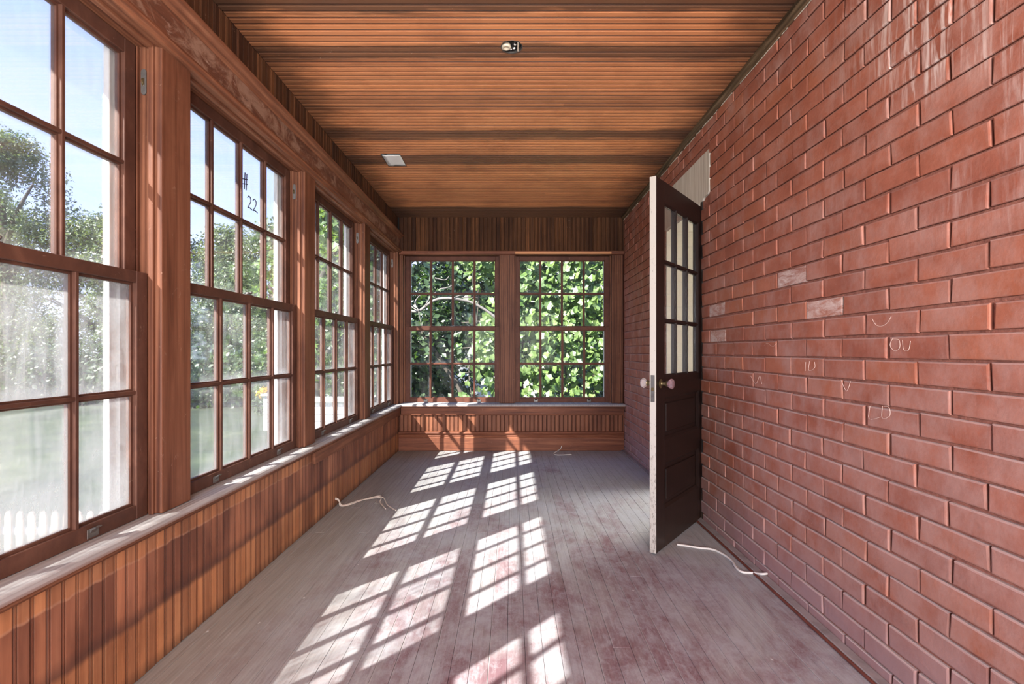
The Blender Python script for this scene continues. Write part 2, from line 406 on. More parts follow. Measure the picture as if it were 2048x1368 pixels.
def door_mat():
    t = NT('dark_door_varnish'); f, g2, w = grain(t, 'z', obj_coords(t, False))
    col = t.ramp(f, [(0.3, (0.007, 0.0035, 0.003)), (0.6, (0.014, 0.007, 0.006)), (0.8, (0.024, 0.012, 0.010))])
    p = pos(t); s = xyz(t, p)
    low = t.math('MULTIPLY', t.step(t.math('ADD', s[2], t.math('MULTIPLY', t.noise(p, 4, 4), 0.35)), 0.15, 0.5, 1.0, 0.0), 0.5)
    col = t.mix(low, col, (0.05, 0.028, 0.018))
    n = t.noise(p, 40, 5, 0.8, 1.0)
    col = t.mix(t.step(n, 0.72, 0.76, 0.0, 0.5), col, (0.30, 0.22, 0.19))
    return t.finish(col, 0.42, bump=f, bstr=0.15, bdist=0.001, spec=0.4)
M['door'] = door_mat()
def dooredge_mat():
    t = NT('chipped_white_edge'); p = pos(t); s = xyz(t, p)
    n = t.noise(t.vmul(p, (1, 1, 0.5)), 70, 5, 0.8)
    low = t.step(s[2], 0.35, 0.8, 0.10, 0.0)
    c = t.mix(t.step(t.math('ADD', n, low), 0.60, 0.68, 0.0, 0.8), (0.50, 0.475, 0.43), (0.22, 0.195, 0.17))
    return t.finish(c, 0.5)
M['dooredge'] = dooredge_mat()

def glass_mat(name, dirt=0.2, edge=0.3, tint=(0.955, 0.965, 0.965), gloss=0.3, foot=0.0):
    """old window glass: clear, a thin gloss, and a film of dirt that is thicker in streaks and towards the sashes"""
    t = NT(name); v = obj_coords(t)
    gen = t.node('ShaderNodeTexCoord').outputs['Generated']; s = xyz(t, gen)
    p = pos(t)
    st = t.noise(t.vmul(v, (16, 16, 2.2)), 1.5, 5, 0.7, 0.8)
    bl = t.noise(v, 5.0, 5, 0.7, 0.6)
    sp = t.noise(v, 55, 3, 0.7)
    d = t.math('MULTIPLY', t.math('ADD', t.step(st, 0.40, 0.72), t.step(bl, 0.35, 0.72)), dirt*0.75)
    d = t.math('ADD', d, t.math('MULTIPLY', t.step(sp, 0.66, 0.74), dirt*0.6))
    def edgef(q):
        return t.math('SUBTRACT', 1.0, t.step(t.math('MINIMUM', q, t.math('SUBTRACT', 1.0, q)), 0.0, 0.13))
    # Generated coordinates span the pane box: the two long directions make the rim
    m = t.math('MAXIMUM', edgef(s[0]), edgef(s[2]))
    e = t.math('MULTIPLY', t.math('POWER', m, 1.6), t.math('MULTIPLY', t.step(bl, 0.2, 0.7, 0.5, 1.0), edge))
    d = t.math('MULTIPLY', t.math('ADD', d, e), t.step(rand(t), 0.0, 1.0, 0.6, 1.35))
    if foot:
        # rain splash builds up towards the ledge
        lowp = t.step(xyz(t, p)[2], 0.56, 0.92, foot, 0.0)
        d = t.math('ADD', d, t.math('MULTIPLY', lowp, t.step(bl, 0.25, 0.65, 0.4, 1.2)))
    d = t.math('MINIMUM', d, 0.9)
    tr = t.node('ShaderNodeBsdfTransparent', {0: c4(tint)}).outputs[0]
    df = t.node('ShaderNodeBsdfDiffuse', {0: (0.42, 0.43, 0.43, 1)}).outputs[0]
    tl = t.node('ShaderNodeBsdfTranslucent', {0: (0.42, 0.43, 0.43, 1)}).outputs[0]
    dd = t.node('ShaderNodeMixShader', {0: 0.55, 1: df, 2: tl}).outputs[0]
    a = t.node('ShaderNodeMixShader', {0: d, 1: tr, 2: dd}).outputs[0]
    fr = t.node('ShaderNodeFresnel', {0: 1.45}).outputs[0]
    gl = t.node('ShaderNodeBsdfGlossy', {0: (1, 1, 1, 1), 1: 0.04}).outputs[0]
    b = t.node('ShaderNodeMixShader', {0: t.math('MULTIPLY', fr, gloss), 1: a, 2: gl}).outputs[0]
    t.l.new(b, t.out.inputs[0]); return t.m
M['glass'] = glass_mat('dusty_glass', 0.16, 0.34, foot=0.14)
M['glass_dirty'] = glass_mat('very_dirty_glass', 0.40, 0.40, foot=0.35)
M['glass_sky'] = glass_mat('upper_glass', 0.07, 0.22)
M['glass_back'] = glass_mat('back_glass', 0.05, 0.16, gloss=0.05)
M['glass_door'] = glass_mat('door_glass', 0.03, 0.05)
t = NT('amethyst_glass')
M['knobglass'] = t.finish((0.75, 0.52, 0.60), 0.06, extra={'Transmission Weight': 0.75, 'IOR': 1.5}, spec=0.8)
t = NT('clear_knob_glass')
M['knobclear'] = t.finish((0.86, 0.74, 0.74), 0.08, extra={'Transmission Weight': 0.6, 'IOR': 1.5}, spec=0.8)

def leaf_mat(name, dark, light, tr=0.45):
    t = NT(name); p = pos(t)
    n = t.noise(p, 7, 3, 0.7); n2 = t.noise(p, 1.6, 2)
    col = t.mix(t.step(t.math('ADD', t.math('MULTIPLY', n, 0.6), t.math('MULTIPLY', n2, 0.4)), 0.40, 0.62), dark, light)
    d = t.node('ShaderNodeBsdfDiffuse', {0: col}).outputs[0]
    l = t.node('ShaderNodeBsdfTranslucent', {0: t.mix(1.0, col, (1.2, 1.25, 0.55), 'MULTIPLY')}).outputs[0]
    g = t.node('ShaderNodeBsdfGlossy', {0: (1, 1, 1, 1), 1: 0.45}).outputs[0]
    m = t.node('ShaderNodeMixShader', {0: tr, 1: d, 2: l}).outputs[0]
    m = t.node('ShaderNodeMixShader', {0: 0.06, 1: m, 2: g}).outputs[0]
    t.l.new(m, t.out.inputs[0]); return t.m
M['leaf_vine'] = leaf_mat('vine_leaf', (0.07, 0.14, 0.028), (0.22, 0.32, 0.085))
M['leaf_tree'] = leaf_mat('tree_leaf', (0.035, 0.075, 0.02), (0.10, 0.17, 0.045))
M['leaf_dark'] = leaf_mat('dark_tree_leaf', (0.022, 0.05, 0.015), (0.07, 0.13, 0.033))
M['leaf_far'] = leaf_mat('far_tree_leaf', (0.075, 0.115, 0.06), (0.20, 0.25, 0.12))
M['leaf_yellow'] = leaf_mat('yellow_flower', (0.75, 0.35, 0.03), (0.85, 0.55, 0.06))
M['bark'] = plain('bark', (0.075, 0.062, 0.05), 0.9, nz=0.4)
M['bark_pale'] = plain('pale_bark', (0.19, 0.17, 0.15), 0.9, nz=0.4)
t = NT('lawn'); p_ = pos(t)
a_ = t.noise(t.vmul(p_, (1, 1, 1)), 0.5, 6, 0.75)
M['lawn'] = t.finish(t.ramp(a_, [(0.35, (0.014, 0.026, 0.014)), (0.52, (0.035, 0.055, 0.026)), (0.68, (0.08, 0.10, 0.05))]), 0.95)
t = NT('gravel'); p_ = pos(t)
a_ = t.noise(p_, 9, 5, 0.8)
M['gravel'] = t.finish(t.ramp(a_, [(0.35, (0.30, 0.29, 0.28)), (0.7, (0.52, 0.50, 0.47))]), 0.95)

# ------------------------------------------------------------------ dimensions
XL, XR = -1.248, 1.237
YB, YF = 5.66, -1.86
ZC = 2.58
PITCH = 0.0465
WINC = [1.275 + 1.255*k for k in (-2, -1, 0, 1, 2, 3)]
POSTC = [WINC[0] - 0.6275 + 1.255*k for k in range(7)]

# ------------------------------------------------------------------ floor
fl = struct(obj('floor', bx(new_bm(), -1.42, 1.45, YF-0.1, 5.85, -0.16, -0.022), M['black']), 'worn painted wooden board floor of the porch', 'floor')
fw = 0.0655
def floor_board_mesh(y0, y1):
    return mesh_of(bx(new_bm(), 0.0006, fw-0.0006, y0, y1, -0.021, 0.0, bevel=0.0008), 'floor_board', M['floor'])
x = -1.262; i = 0
lens = {}
while x < XR - 0.0:
    cuts = [YF-0.08, 5.665]
    if i % 3 == 1: cuts.insert(1, 1.9 + 0.6*((i*7) % 5))
    elif i % 3 == 2: cuts.insert(1, 2.6 + 0.5*((i*5) % 4))
    for a, b in zip(cuts, cuts[1:]):
        key = (round(a, 3), round(b, 3))
        if key not in lens: lens[key] = floor_board_mesh(a+0.0008, b-0.0008)
        link('board', lens[key], fl, loc=(x, 0, R.uniform(-0.0012, 0.0)))
    x += fw; i += 1

# ------------------------------------------------------------------ ceiling
ce = struct(obj('ceiling', bx(new_bm(), -1.42, 1.45, YF-0.1, 5.85, ZC+0.013, ZC+0.10), M['black']), 'stained orange beadboard ceiling with dark joist marks', 'ceiling')
def bead_profile(w=PITCH, th=0.012, bead=0.0075, gap=0.0022):
    """cross-section of one beaded strip; flat face at 0, back at -th"""
    g = gap
    pts = [(g*0.5, -th), (g*0.5, -0.004), (g, -0.0015)]
    for k in range(5):
        a = PI - k*PI/4
        pts.append((g + bead/2 + bead/2*math.cos(a), -0.0022 + 0.0022*math.sin(a)))
    pts += [(g+bead+0.0012, -0.0042), (g+bead+0.0030, -0.0006), (g+bead+0.0042, 0), (w-0.0022, 0), (w-0.0006, -0.0020), (w-0.0004, -th)]
    return pts
cp = [(a, -b*1.5) for a, b in bead_profile(0.0437, gap=0.0032)]
cp_fine = []
for q, (p0, p1) in enumerate(zip(cp, cp[1:] + cp[:1])):
    n_ = max(1, int(abs(p1[0]-p0[0])/0.003))
    for k in range(n_): cp_fine.append((p0[0]+(p1[0]-p0[0])*k/n_, p0[1]+(p1[1]-p0[1])*k/n_))
def ceil_mesh(x0, x1):
    bm = new_bm(); prism(bm, [(a, b) for a, b in cp], 'x', x0, x1)
    return mesh_of(bm, 'ceiling_board', M['ceil'])
cm = [ceil_mesh(-1.262, 1.240), ceil_mesh(-1.262, 0.31), ceil_mesh(0.31, 1.240), ceil_mesh(-1.262, -0.42), ceil_mesh(-0.42, 1.240)]
HOLE = (-0.99, -0.843, 3.86, 4.10)
y = YF - 0.02; i = 0
hm = {}
while y < YB - 0.01:
    z = ZC + R.uniform(0, 0.0015)
    if y + 0.0437 > HOLE[2] + 0.01 and y < HOLE[3] - 0.01:     # these strips are cut round the duct opening
        if 'a' not in hm: hm['a'] = ceil_mesh(-1.262, HOLE[0]); hm['b'] = ceil_mesh(HOLE[1], 1.240)
        link('board', hm['a'], ce, loc=(0, y, z)); link('board', hm['b'], ce, loc=(0, y, z))
    elif y + 0.0437 > 2.44 and y < 2.545:
        for side in (-1, 1):
            bm = new_bm(); A = []; B = []
            for a, b in cp_fine:
                dy = y + a - 2.492; rr_ = math.sqrt(max(0.0, 0.0515**2 - dy*dy))
                A.append(bm.verts.new((-1.262 if side < 0 else -0.002+rr_, a, b))); B.append(bm.verts.new((-0.002-rr_ if side < 0 else 1.240, a, b)))
            for q in range(len(A)):
                j = (q+1) % len(A); bm.faces.new((A[q], A[j], B[j], B[q]))
            obj('board', bm, M['ceil'], ce, loc=(0, y, z))
    elif i % 5 == 3:
        link('board', cm[1], ce, loc=(0, y, z)); link('board', cm[2], ce, loc=(0, y, z)) if i % 2 else link('board', cm[2], ce, loc=(0, y, z+0.0006))
    else: link('board', cm[0], ce, loc=(0, y, z))
    y += 0.0437; i += 1

# unseen roof slab added to block light, and the eave, outside
struct(obj('roof', bx(new_bm(), -1.40, 1.6, YF-0.4, 5.95, ZC+0.105, ZC+0.16), M['roofing']), 'unseen flat porch roof slab added above the ceiling to block light', 'roof')
bm = new_bm(); bx(bm, -1.84, -1.402, YF-0.4, 5.98, 2.53, 2.60); bx(bm, -1.40, 1.6, 5.86, 5.98, 2.56, 2.60)
struct(obj('trim_eave', bm, M['white']), 'white eave board outside above the windows', 'eave')

# ------------------------------------------------------------------ left wall
bm = new_bm(); bx(bm, -1.385, XL-0.0135, YF-0.1, 5.85, -0.15, 0.488); bx(bm, -1.40, XL-0.022, YF-0.1, 5.85, 2.20, ZC+0.1)
wl_ = struct(obj('wall_left', bm, M['black']), 'beadboard wall below and above the row of sash windows', 'wall')
lp = [(a, b) for a, b in bead_profile()]
def left_board(z0, z1, mat, w=PITCH):
    bm = new_bm(); prism(bm, [(b, a) for a, b in lp], 'z', z0, z1)   # x = depth, y = across
    return mesh_of(bm, 'left_board', mat)
lm = left_board(0.004, 0.489, M['wains']); lmh = left_board(0.004, 0.465, M['wains']); lf = left_board(2.36, ZC-0.001, M['frieze'])
y = 0.35; i = 0
while y < YB - 0.01:
    gap = 2.09 < y < 2.20
    link('board', lmh if gap else lm, wl_, loc=(XL + R.uniform(-0.0012, 0.0008), y, R.uniform(-0.003, 0)))
    if y > 1.0: link('board', lf, wl_, loc=(-1.262 + R.uniform(-0.001, 0.001), y, 0))
    y += PITCH; i += 1
bm = new_bm()
y = 0.35 - PITCH
while y > YF - 0.1:
    prism(bm, [(XL + b, y + a) for a, b in lp], 'z', 0.004, 0.489)
    prism(bm, [(-1.262 + b, y + a) for a, b in lp], 'z', 2.36, ZC); y -= PITCH
while y < 0.95: 
    y += PITCH
    if y > 0.33 and y < 1.0: prism(bm, [(-1.262 + b, y + a) for a, b in lp], 'z', 2.36, ZC)
o = obj('boarding', bm, M['wains'], wl_); o['kind'] = 'stuff'

# fascia, mouldings and crown above the windows (left)
bm = new_bm(); bx(bm, -1.262, -1.238, YF-0.05, YB, 2.215, 2.345)
struct(obj('trim_1', bm, M['fascia']), 'patchy brown fascia board above the left windows', 'fascia')
bm = new_bm(); prism(bm, [(-1.236, 2.178), (-1.226, 2.180), (-1.224, 2.192), (-1.216, 2.196), (-1.214, 2.206), (-1.222, 2.211), (-1.224, 2.222), (-1.232, 2.228), (-1.238, 2.228), (-1.252, 2.220), (-1.252, 2.178)], 'y', YF-0.05, YB-0.001)
struct(obj('trim_2', bm, M['trim_y']), 'stepped moulding just over the left window posts', 'moulding')
bm = new_bm(); prism(bm, [(-1.262, 2.335), (-1.234, 2.335), (-1.230, 2.345), (-1.222, 2.350), (-1.208, 2.362), (-1.200, 2.368), (-1.197, 2.380), (-1.200, 2.386), (-1.262, 2.386)], 'y', YF-0.05, YB-0.001)
struct(obj('trim_3', bm, M['trim_y']), 'orange crown moulding under the dark boards of the left wall', 'moulding')
# window stool (inner sill), rounded nose, all along the wall
bm = new_bm()
prism(bm, [(-1.36, 0.4895), (-1.212, 0.4895), (-1.203, 0.494), (-1.200, 0.504), (-1.203, 0.514), (-1.212, 0.519), (-1.36, 0.521)], 'y', YF-0.05, 5.56)
struct(obj('trim_4', bm, M['stool']), 'weathered grey wooden window ledge along the left wall', 'ledge')
bm = new_bm()
prism(bm, [(-1.247, 0.4895), (-1.215, 0.4895), (-1.212, 0.482), (-1.222, 0.472), (-1.247, 0.470)], 'y', YF-0.05, 5.60)
struct(obj('trim_5', bm, M['trim_y']), 'narrow moulding tucked under the left ledge', 'moulding')
bm = new_bm(); bx(bm, -1.2468, -1.224, 3.19, 5.62, 0.395, 0.4695, bevel=0.002)
struct(obj('trim_6', bm, M['trim_y']), 'red brown apron board below the far half of the left ledge', 'apron')

# posts between the left windows (inside wood, outside white)
for k, c in enumerate(POSTC):
    last = k == len(POSTC) - 1
    bm = new_bm()
    y0, y1 = (c-0.083, c+0.083) if not last else (c-0.083, 5.68)
    bx(bm, -1.305, -1.244, y0, y1, 0.521, 2.185, bevel=0.006, seg=2)
    bx(bm, -1.363, -1.300, y0+0.004, y1-0.004, 0.521, 2.20)
    for sgn, yy in ((-1, y0), (1, y1)):
        if last and sgn > 0: continue
        # stop bead and parting bead on the jamb
        bx(bm, -1.286, -1.268, yy, yy+sgn*0.011, 0.521, 2.18, bevel=0.002)
        bx(bm, -1.329, -1.325, yy, yy+sgn*0.008, 0.521, 2.18)
    names = ['end post at the near end of the left wall', 'post on the left wall nearest the camera behind the view', 'post between the near unseen windows',
             'wide grained post between the first and second left windows', 'post between the second and third left windows', 'post between the third and fourth left windows', 'corner post beside the fourth left window']
    P = struct(obj('trim_%d' % (10+k), bm, M['post']), 'red brown wooden ' + names[k], 'post')
    bm = new_bm()
    wo_ = 0.150
    ya, yb = (c-wo_, c+wo_) if not last else (c-wo_, 5.84)
    bx(bm, -1.400, -1.378, ya, yb, 0.44, 2.32, bevel=0.002)
    bx(bm, -1.378, -1.3645, ya+0.03, yb-0.03, 0.44, 2.20)
    obj('outer_casing', bm, M['white'], P)
    if 3 <= k <= 6:
        # sash pulley on the camera-facing side, above the lower sash
        pb = new_bm()
        yy = y0 - 0.0005
        prof = [(-1.307 + 0.0095*math.cos(a), 2.055 + 0.036*s_ + 0.0095*math.sin(a)) for a, s_ in
                [(PI*j/6, 1) for j in range(7)] + [(PI + PI*j/6, -1) for j in range(7)]]
        prism(pb, prof, 'y', yy-0.003, yy+0.002)
        pl = obj('pulley_plate', pb, M['pewter'], P)
        wb = new_bm(); lathe(wb, [(0.004, -0.003), (0.016, -0.003), (0.012, 0.0), (0.016, 0.003), (0.004, 0.003)], 14,
                             Matrix.Translation((-1.307, yy+0.004, 2.055)) @ Matrix.Rotation(PI/2, 4, 'Y'))
        obj('pulley_wheel', wb, M['brass'], pl, smooth=False)
# head jamb over the windows
bm = new_bm()
bx(bm, -1.365, -1.244, YF, 5.66, 2.183, 2.199)
bx(bm, -1.290, -1.270, YF, 5.62, 2.172, 2.183)
struct(obj('trim_7', bm, M['trim_y']), 'red brown head board over the left windows', 'lintel board')
bm = new_bm(); bx(bm, -1.402, -1.366, YF-0.1, 5.84, 2.16, 2.53)
bx(bm, -1.41, -1.386, YF-0.1, 5.84, -0.9, 0.44); prism(bm, [(-1.362, 0.50), (-1.45, 0.47), (-1.45, 0.445), (-1.362, 0.445)], 'y', YF-0.1, 5.84)
struct(obj('trim_8', bm, M['white']), 'white outer boards and sill outside the left windows', 'outer boards')

# ------------------------------------------------------------------ sash windows
GH = 0.485; SH = 0.537
def sash_bm(z0, zb, zm0, zm1, zt, z1, d, lower):
    """local x across, y depth (0 = room face, +d outside)"""
    bm = new_bm()
    b = 0.002
    bx(bm, -SH, -GH, 0, d, z0, z1, bevel=b); bx(bm, GH, SH, 0, d, z0, z1, bevel=b)
    bx(bm, -GH, GH, 0.0005, d, z0, zb, bevel=b); bx(bm, -GH, GH, 0.0005, d, zt, z1, bevel=b)
    gw = 0.0235/2; nw = 0.0125/2
    for k in (-1, 0, 1):
        c = k*0.2475
        bx(bm, c-gw, c+gw, d*0.42, d*0.95, zb-0.001, zt+0.001); bx(bm, c-nw, c+nw, 0.002, d*0.45, zb-0.001, zt+0.001, bevel=0.0015)
    zc = (zm0+zm1)/2
    bx(bm, -GH-0.001, GH+0.001, d*0.42+0.0004, d*0.95-0.0004, zm0, zm1); bx(bm, -GH-0.001, GH+0.001, 0.0028, d*0.45, zc-nw, zc+nw, bevel=0.0015)
    # sticking round the glass
    for sx_ in (-1, 1):
        bx(bm, sx_*GH, sx_*(GH-0.008), d*0.42, d*0.9, zb, zt)
    bx(bm, -GH, GH, d*0.42, d*0.9, zb, zb+0.008); bx(bm, -GH, GH, d*0.42, d*0.9, zt-0.008, zt)
    return bm
LO = (0.5215, 0.570, 0.945, 0.969, 1.335, 1.3745)
UP = (1.336, 1.376, 1.738, 1.762, 2.128, 2.178)
def sash_meshes(mat):
    return mesh_of(sash_bm(*LO, 0.034, True), 'lower_sash', mat), mesh_of(sash_bm(*UP, 0.032, False), 'upper_sash', mat)
SM = {'l': sash_meshes(M['sash']), 'b': sash_meshes(M['sash_b'])}
def pane_mesh(w, h, name, mat):
    return mesh_of(bx(new_bm(), -w/2, w/2, 0, 0.0024, 0, h), name, mat)
PW = 0.2475 - 0.022
pane_cache = {}
def pane(mat, h):
    key = (mat, round(h, 3))
    if key not in pane_cache: pane_cache[key] = pane_mesh(PW, h, 'pane', M[mat])
    return pane_cache[key]
# sash lock and lift
def lock_mesh():
    bm = new_bm(); bx(bm, -0.030, 0.030, 0.0, 0.022, 0, 0.004, bevel=0.001)
    lathe(bm, [(0.009, 0.004), (0.011, 0.008), (0.009, 0.014), (0.004, 0.016)], 12, Matrix.Translation((0, 0.010, 0)))
    bx(bm, -0.004, 0.024, 0.004, 0.013, 0.010, 0.015, bevel=0.001); lathe(bm, [(0.003, 0), (0.006, 0.004), (0.0065, 0.009), (0.003, 0.013)], 10, Matrix.Translation((0.026, 0.008, 0.008)))
    return mesh_of(bm, 'sash_lock', M['pewter'])
def lift_mesh():
    bm = new_bm(); bx(bm, -0.022, 0.022, -0.002, 0.0, 0, 0.028, bevel=0.0008)
    prism(bm, [(0.0, 0.028), (-0.004, 0.030), (-0.018, 0.034), (-0.020, 0.031), (-0.008, 0.024), (-0.002, 0.014), (0.0, 0.014)], 'x', -0.012, 0.012)
    return mesh_of(bm, 'sash_lift', M['pewter'])
LKM, LFM = lock_mesh(), lift_mesh()
def window(name, label, loc, rz, kind, lows, ups, lifts=True):
    e = bpy.data.objects.new(name, None); COL.objects.link(e); e.location = loc; e.rotation_euler = (0, 0, rz)
    struct(e, label, 'window')
    lo = link('lower_sash', SM[kind][0], e); up = link('upper_sash', SM[kind][1], e, loc=(0, 0.041, 0))
    for (s, geo, d, gm) in ((lo, LO, 0.034, lows), (up, UP, 0.032, ups)):
        for r_, (za, zb) in enumerate(((geo[1], geo[2]), (geo[3], geo[4]))):
            for c in range(4):
                link('pane', pane(gm, zb-za+0.004), s, loc=((c-1.5)*0.2475, d*0.6, za-0.002))
    link('sash_lock', LKM, lo, loc=(0.0, 0.006, LO[5]))
    if lifts:
        for sx_ in (-1, 1): link('sash_lift', LFM, lo, loc=(sx_*0.30, 0.0, 0.528))
    return e, lo, up
wlab = ['sash window on the left wall second behind the camera', 'sash window on the left wall just behind the camera',
        'nearest of the left wall sash windows with very dirty lower panes and a picket fence beyond',
        'second left wall sash window with 22 written on an upper pane',
        'third sash window of the left wall with leaves and white siding beyond',
        'fourth sash window of the left wall next to the far corner']
wins = []
for k, c in enumerate(WINC):
    # left wall: local x -> +Y (seen from inside, outside is -X)
    wins.append(window('window_%d' % (k+1), wlab[k], (-1.290, c, 0), PI/2, 'l', 'glass_dirty' if k <= 2 else 'glass', 'glass_sky' if k <= 3 else 'glass'))
# back wall
wins.append(window('window_7', 'far wall sash window on the left with a bare branch and dark trees beyond', (-0.6735, 5.772, 0), 0, 'b', 'glass_back', 'glass_back'))
wins.append(window('window_8', 'far wall sash window on the right filled with bright vine leaves', (0.5685, 5.772, 0), 0, 'b', 'glass_back', 'glass_back'))
# handwriting on the second window: "#" over "22" (window local x = world Y - c)
up2 = wins[3][2]
def stroke(bm, pts, n=5): tube(bm, smooth_path(pts, n), 0.0026, 5)
bm = new_bm()
cx = 2.589 - WINC[3]; cz = 1.955
for dx in (-0.008, 0.010): stroke(bm, [(cx+dx-0.003, 0.017, cz-0.040), (cx+dx+0.004, 0.017, cz+0.045)], 2)
for dz in (-0.012, 0.012): stroke(bm, [(cx-0.022, 0.017, cz+dz-0.004), (cx+0.020, 0.017, cz+dz+0.006)], 2)
for ox in (2.630, 2.685):
    X0 = ox - WINC[3]; Z0 = 1.862
    stroke(bm, [(X0-0.020, 0.017, Z0+0.020), (X0-0.008, 0.017, Z0+0.032), (X0+0.010, 0.017, Z0+0.026), (X0+0.010, 0.017, Z0+0.006), (X0-0.006, 0.017, Z0-0.016), (X0-0.018, 0.017, Z0-0.030), (X0, 0.017, Z0-0.026), (X0+0.026, 0.017, Z0-0.031)], 5)
obj('handwriting', bm, M['marker'], up2)['label'] = 'handwritten # and 22 in dark marker'

# ------------------------------------------------------------------ back wall
bm = new_bm(); bx(bm, -1.38, 1.45, YB+0.0135, 5.84, -0.15, 0.488); bx(bm, -1.38, 1.45, YB+0.0135, 5.84, 2.20, ZC+0.1)
wb_ = struct(obj('wall_back', bm, M['black']), 'far end wall with dark beadboard over two sash windows', 'wall')
def back_board(z0, z1, mat):
    bm = new_bm(); prism(bm, [(a, -b) for a, b in lp], 'z', z0, z1); return mesh_of(bm, 'back_board', mat)
bm1 = back_board(0.18, 0.40, M['wains_back']); bm2 = back_board(2.205, ZC-0.001, M['frieze'])
x = -1.249
while x < XR - 0.012:
    link('board', bm1, wb_, loc=(x, YB + R.uniform(-0.0008, 0.0008), 0)); link('board', bm2, wb_, loc=(x, YB + R.uniform(-0.0008, 0.0008), 0)); x += PITCH
bm = new_bm(); prism(bm, [(5.645, 0.0), (5.645, 0.0), (5.632, 0.004), (5.632, 0.145), (5.638, 0.152), (5.634, 0.160), (5.640, 0.172), (5.628, 0.186), (5.622, 0.196), (5.626, 0.206), (5.645, 0.212), (5.6595, 0.212), (5.6595, 0.0)][1:], 'x', -1.247, 1.234)
struct(obj('baseboard_back', bm, M['trim_x']), 'tall moulded red brown baseboard on the far wall', 'baseboard')
bm = new_bm(); prism(bm, [(5.6585, 0.388), (5.648, 0.388), (5.643, 0.392), (5.643, 0.400), (5.648, 0.404), (5.638, 0.406), (5.638, 0.484), (5.628, 0.489), (5.6585, 0.489)], 'x', -1.223, 1.234)
struct(obj('trim_20', bm, M['trim_x']), 'orange brown apron board below the far wall ledge', 'apron')
bm = new_bm(); prism(bm, [(5.80, 0.4897), (5.572, 0.4897), (5.563, 0.494), (5.560, 0.504), (5.563, 0.514), (5.572, 0.519), (5.80, 0.521)], 'x', -1.298, 1.234)
t2 = M['stool'].copy(); t2.name = 'weathered_stool_cross'
struct(obj('trim_21', bm, t2), 'weathered ledge below the two far wall windows', 'ledge')
for nm, x0, x1, lab in (('trim_22', -0.134, 0.0315, 'grained post between the two far wall windows'), ('trim_23', 1.108, 1.2345, 'wide dark casing board between the right far window and the brick'), ('trim_24', -1.288, -1.2125, 'narrow casing board between the left far window and the corner')):
    bm = new_bm(); bx(bm, x0, x1, 5.690 if nm != 'trim_24' else 5.682, 5.735, 0.521, 2.185, bevel=0.004, seg=2)
    bx(bm, x0+0.004, x1-0.004, 5.735, 5.85, 0.521, 2.20)
    if nm != 'trim_23': bx(bm, x1, x1+0.012, 5.748, 5.768, 0.521, 2.18)
    if nm != 'trim_24': bx(bm, x0, x0-0.012, 5.748, 5.768, 0.521, 2.18)
    P = struct(obj(nm, bm, M['post']), lab, 'post')
    bm = new_bm(); bx(bm, max(x0-0.06, -1.30), min(x1+0.06, 1.3), 5.855, 5.875, 0.44, 2.30); obj('outer_casing', bm, M['white'], P)
bm = new_bm(); bx(bm, -1.249, 1.2345, 5.640, 5.72, 2.165, 2.204, bevel=0.003); bx(bm, -1.249, 1.2345, 5.72, 5.86, 2.183, 2.2)
HD = struct(obj('trim_25', bm, M['trim_x']), 'thin head trim across the far wall above its windows', 'trim')
bm = new_bm(); bx(bm, 0.035, 1.095, 5.632, 5.6405, 2.168, 2.196, bevel=0.002)
o = obj('fresh_strip', bm, plain('bare_orange_wood', (0.60, 0.27, 0.12), 0.6), HD); o['label'] = 'paler orange strip'
bm = new_bm(); bx(bm, -1.38, 1.40, 5.855, 5.87, 2.16, 2.53); bx(bm, -1.38, 1.40, 5.855, 5.875, -0.9, 0.44); bx(bm, -1.38, 1.40, 5.83, 5.92, 0.44, 0.475)
struct(obj('trim_26', bm, M['white']), 'white outer boards and sill outside the far windows', 'outer boards')

# ------------------------------------------------------------------ rear end (behind the camera): low wall and header of the porch, open between
bm = new_bm(); bx(bm, -1.40, 1.45, YF-0.2, YF-0.1, -0.15, 0.5); bx(bm, -1.40, 1.45, YF-0.2, YF-0.1, 2.3, ZC+0.1)
struct(obj('wall_front', bm, M['trim_x']), 'low wall and header at the open end of the porch', 'wall')

# ------------------------------------------------------------------ right brick wall
DY0, DY1, DH = 3.350, 4.125, 2.075           # doorway
bm = new_bm()
XM = XR + 0.0115
bx(bm, XM, 1.45, YF-0.1, DY0, -0.15, ZC+0.1); bx(bm, XM, 1.45, DY1, 5.86, -0.15, ZC+0.1); bx(bm, XM, 1.45, DY0, DY1, DH, ZC+0.1); bx(bm, XM, 1.45, DY0, DY1, -0.15, 0.0)
wr_ = struct(obj('wall_right', bm, M['mortar']), 'red painted brick wall with worn chalky patches', 'wall')
BL, BH = 0.236, 0.079
H0, Y0 = 1.073 - 14*BH, 1.444
JT = 0.0085
brick_meshes = []
def brick_bm(rr, L, x_out=0.0):
    bm = new_bm(); w = L - JT; h = BH - JT
    bx(bm, 0, 0.03, -w/2, w/2, -h/2, h/2)
    for v in bm.verts:
        if v.co.x < 0.01:
            v.co.x += rr.uniform(-0.0012, 0.0022); v.co.y += rr.uniform(-0.0036, 0.0032); v.co.z += rr.uniform(-0.0026, 0.0024)
    front = [e for e in bm.edges if all(v.co.x < 0.01 for v in e.verts)]
    bmesh.ops.bevel(bm, geom=front, offset=0.0050, segments=2, profile=0.55, affect='EDGES')
    bk = [f for f in bm.faces if all(v.co.x > 0.029 for v in f.verts)]
    bmesh.ops.delete(bm, geom=bk, context='FACES')
    return bm
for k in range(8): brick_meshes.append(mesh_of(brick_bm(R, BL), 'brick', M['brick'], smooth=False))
chalk_mesh = mesh_of(brick_bm(R, BL), 'brick', M['brick_chalk'])
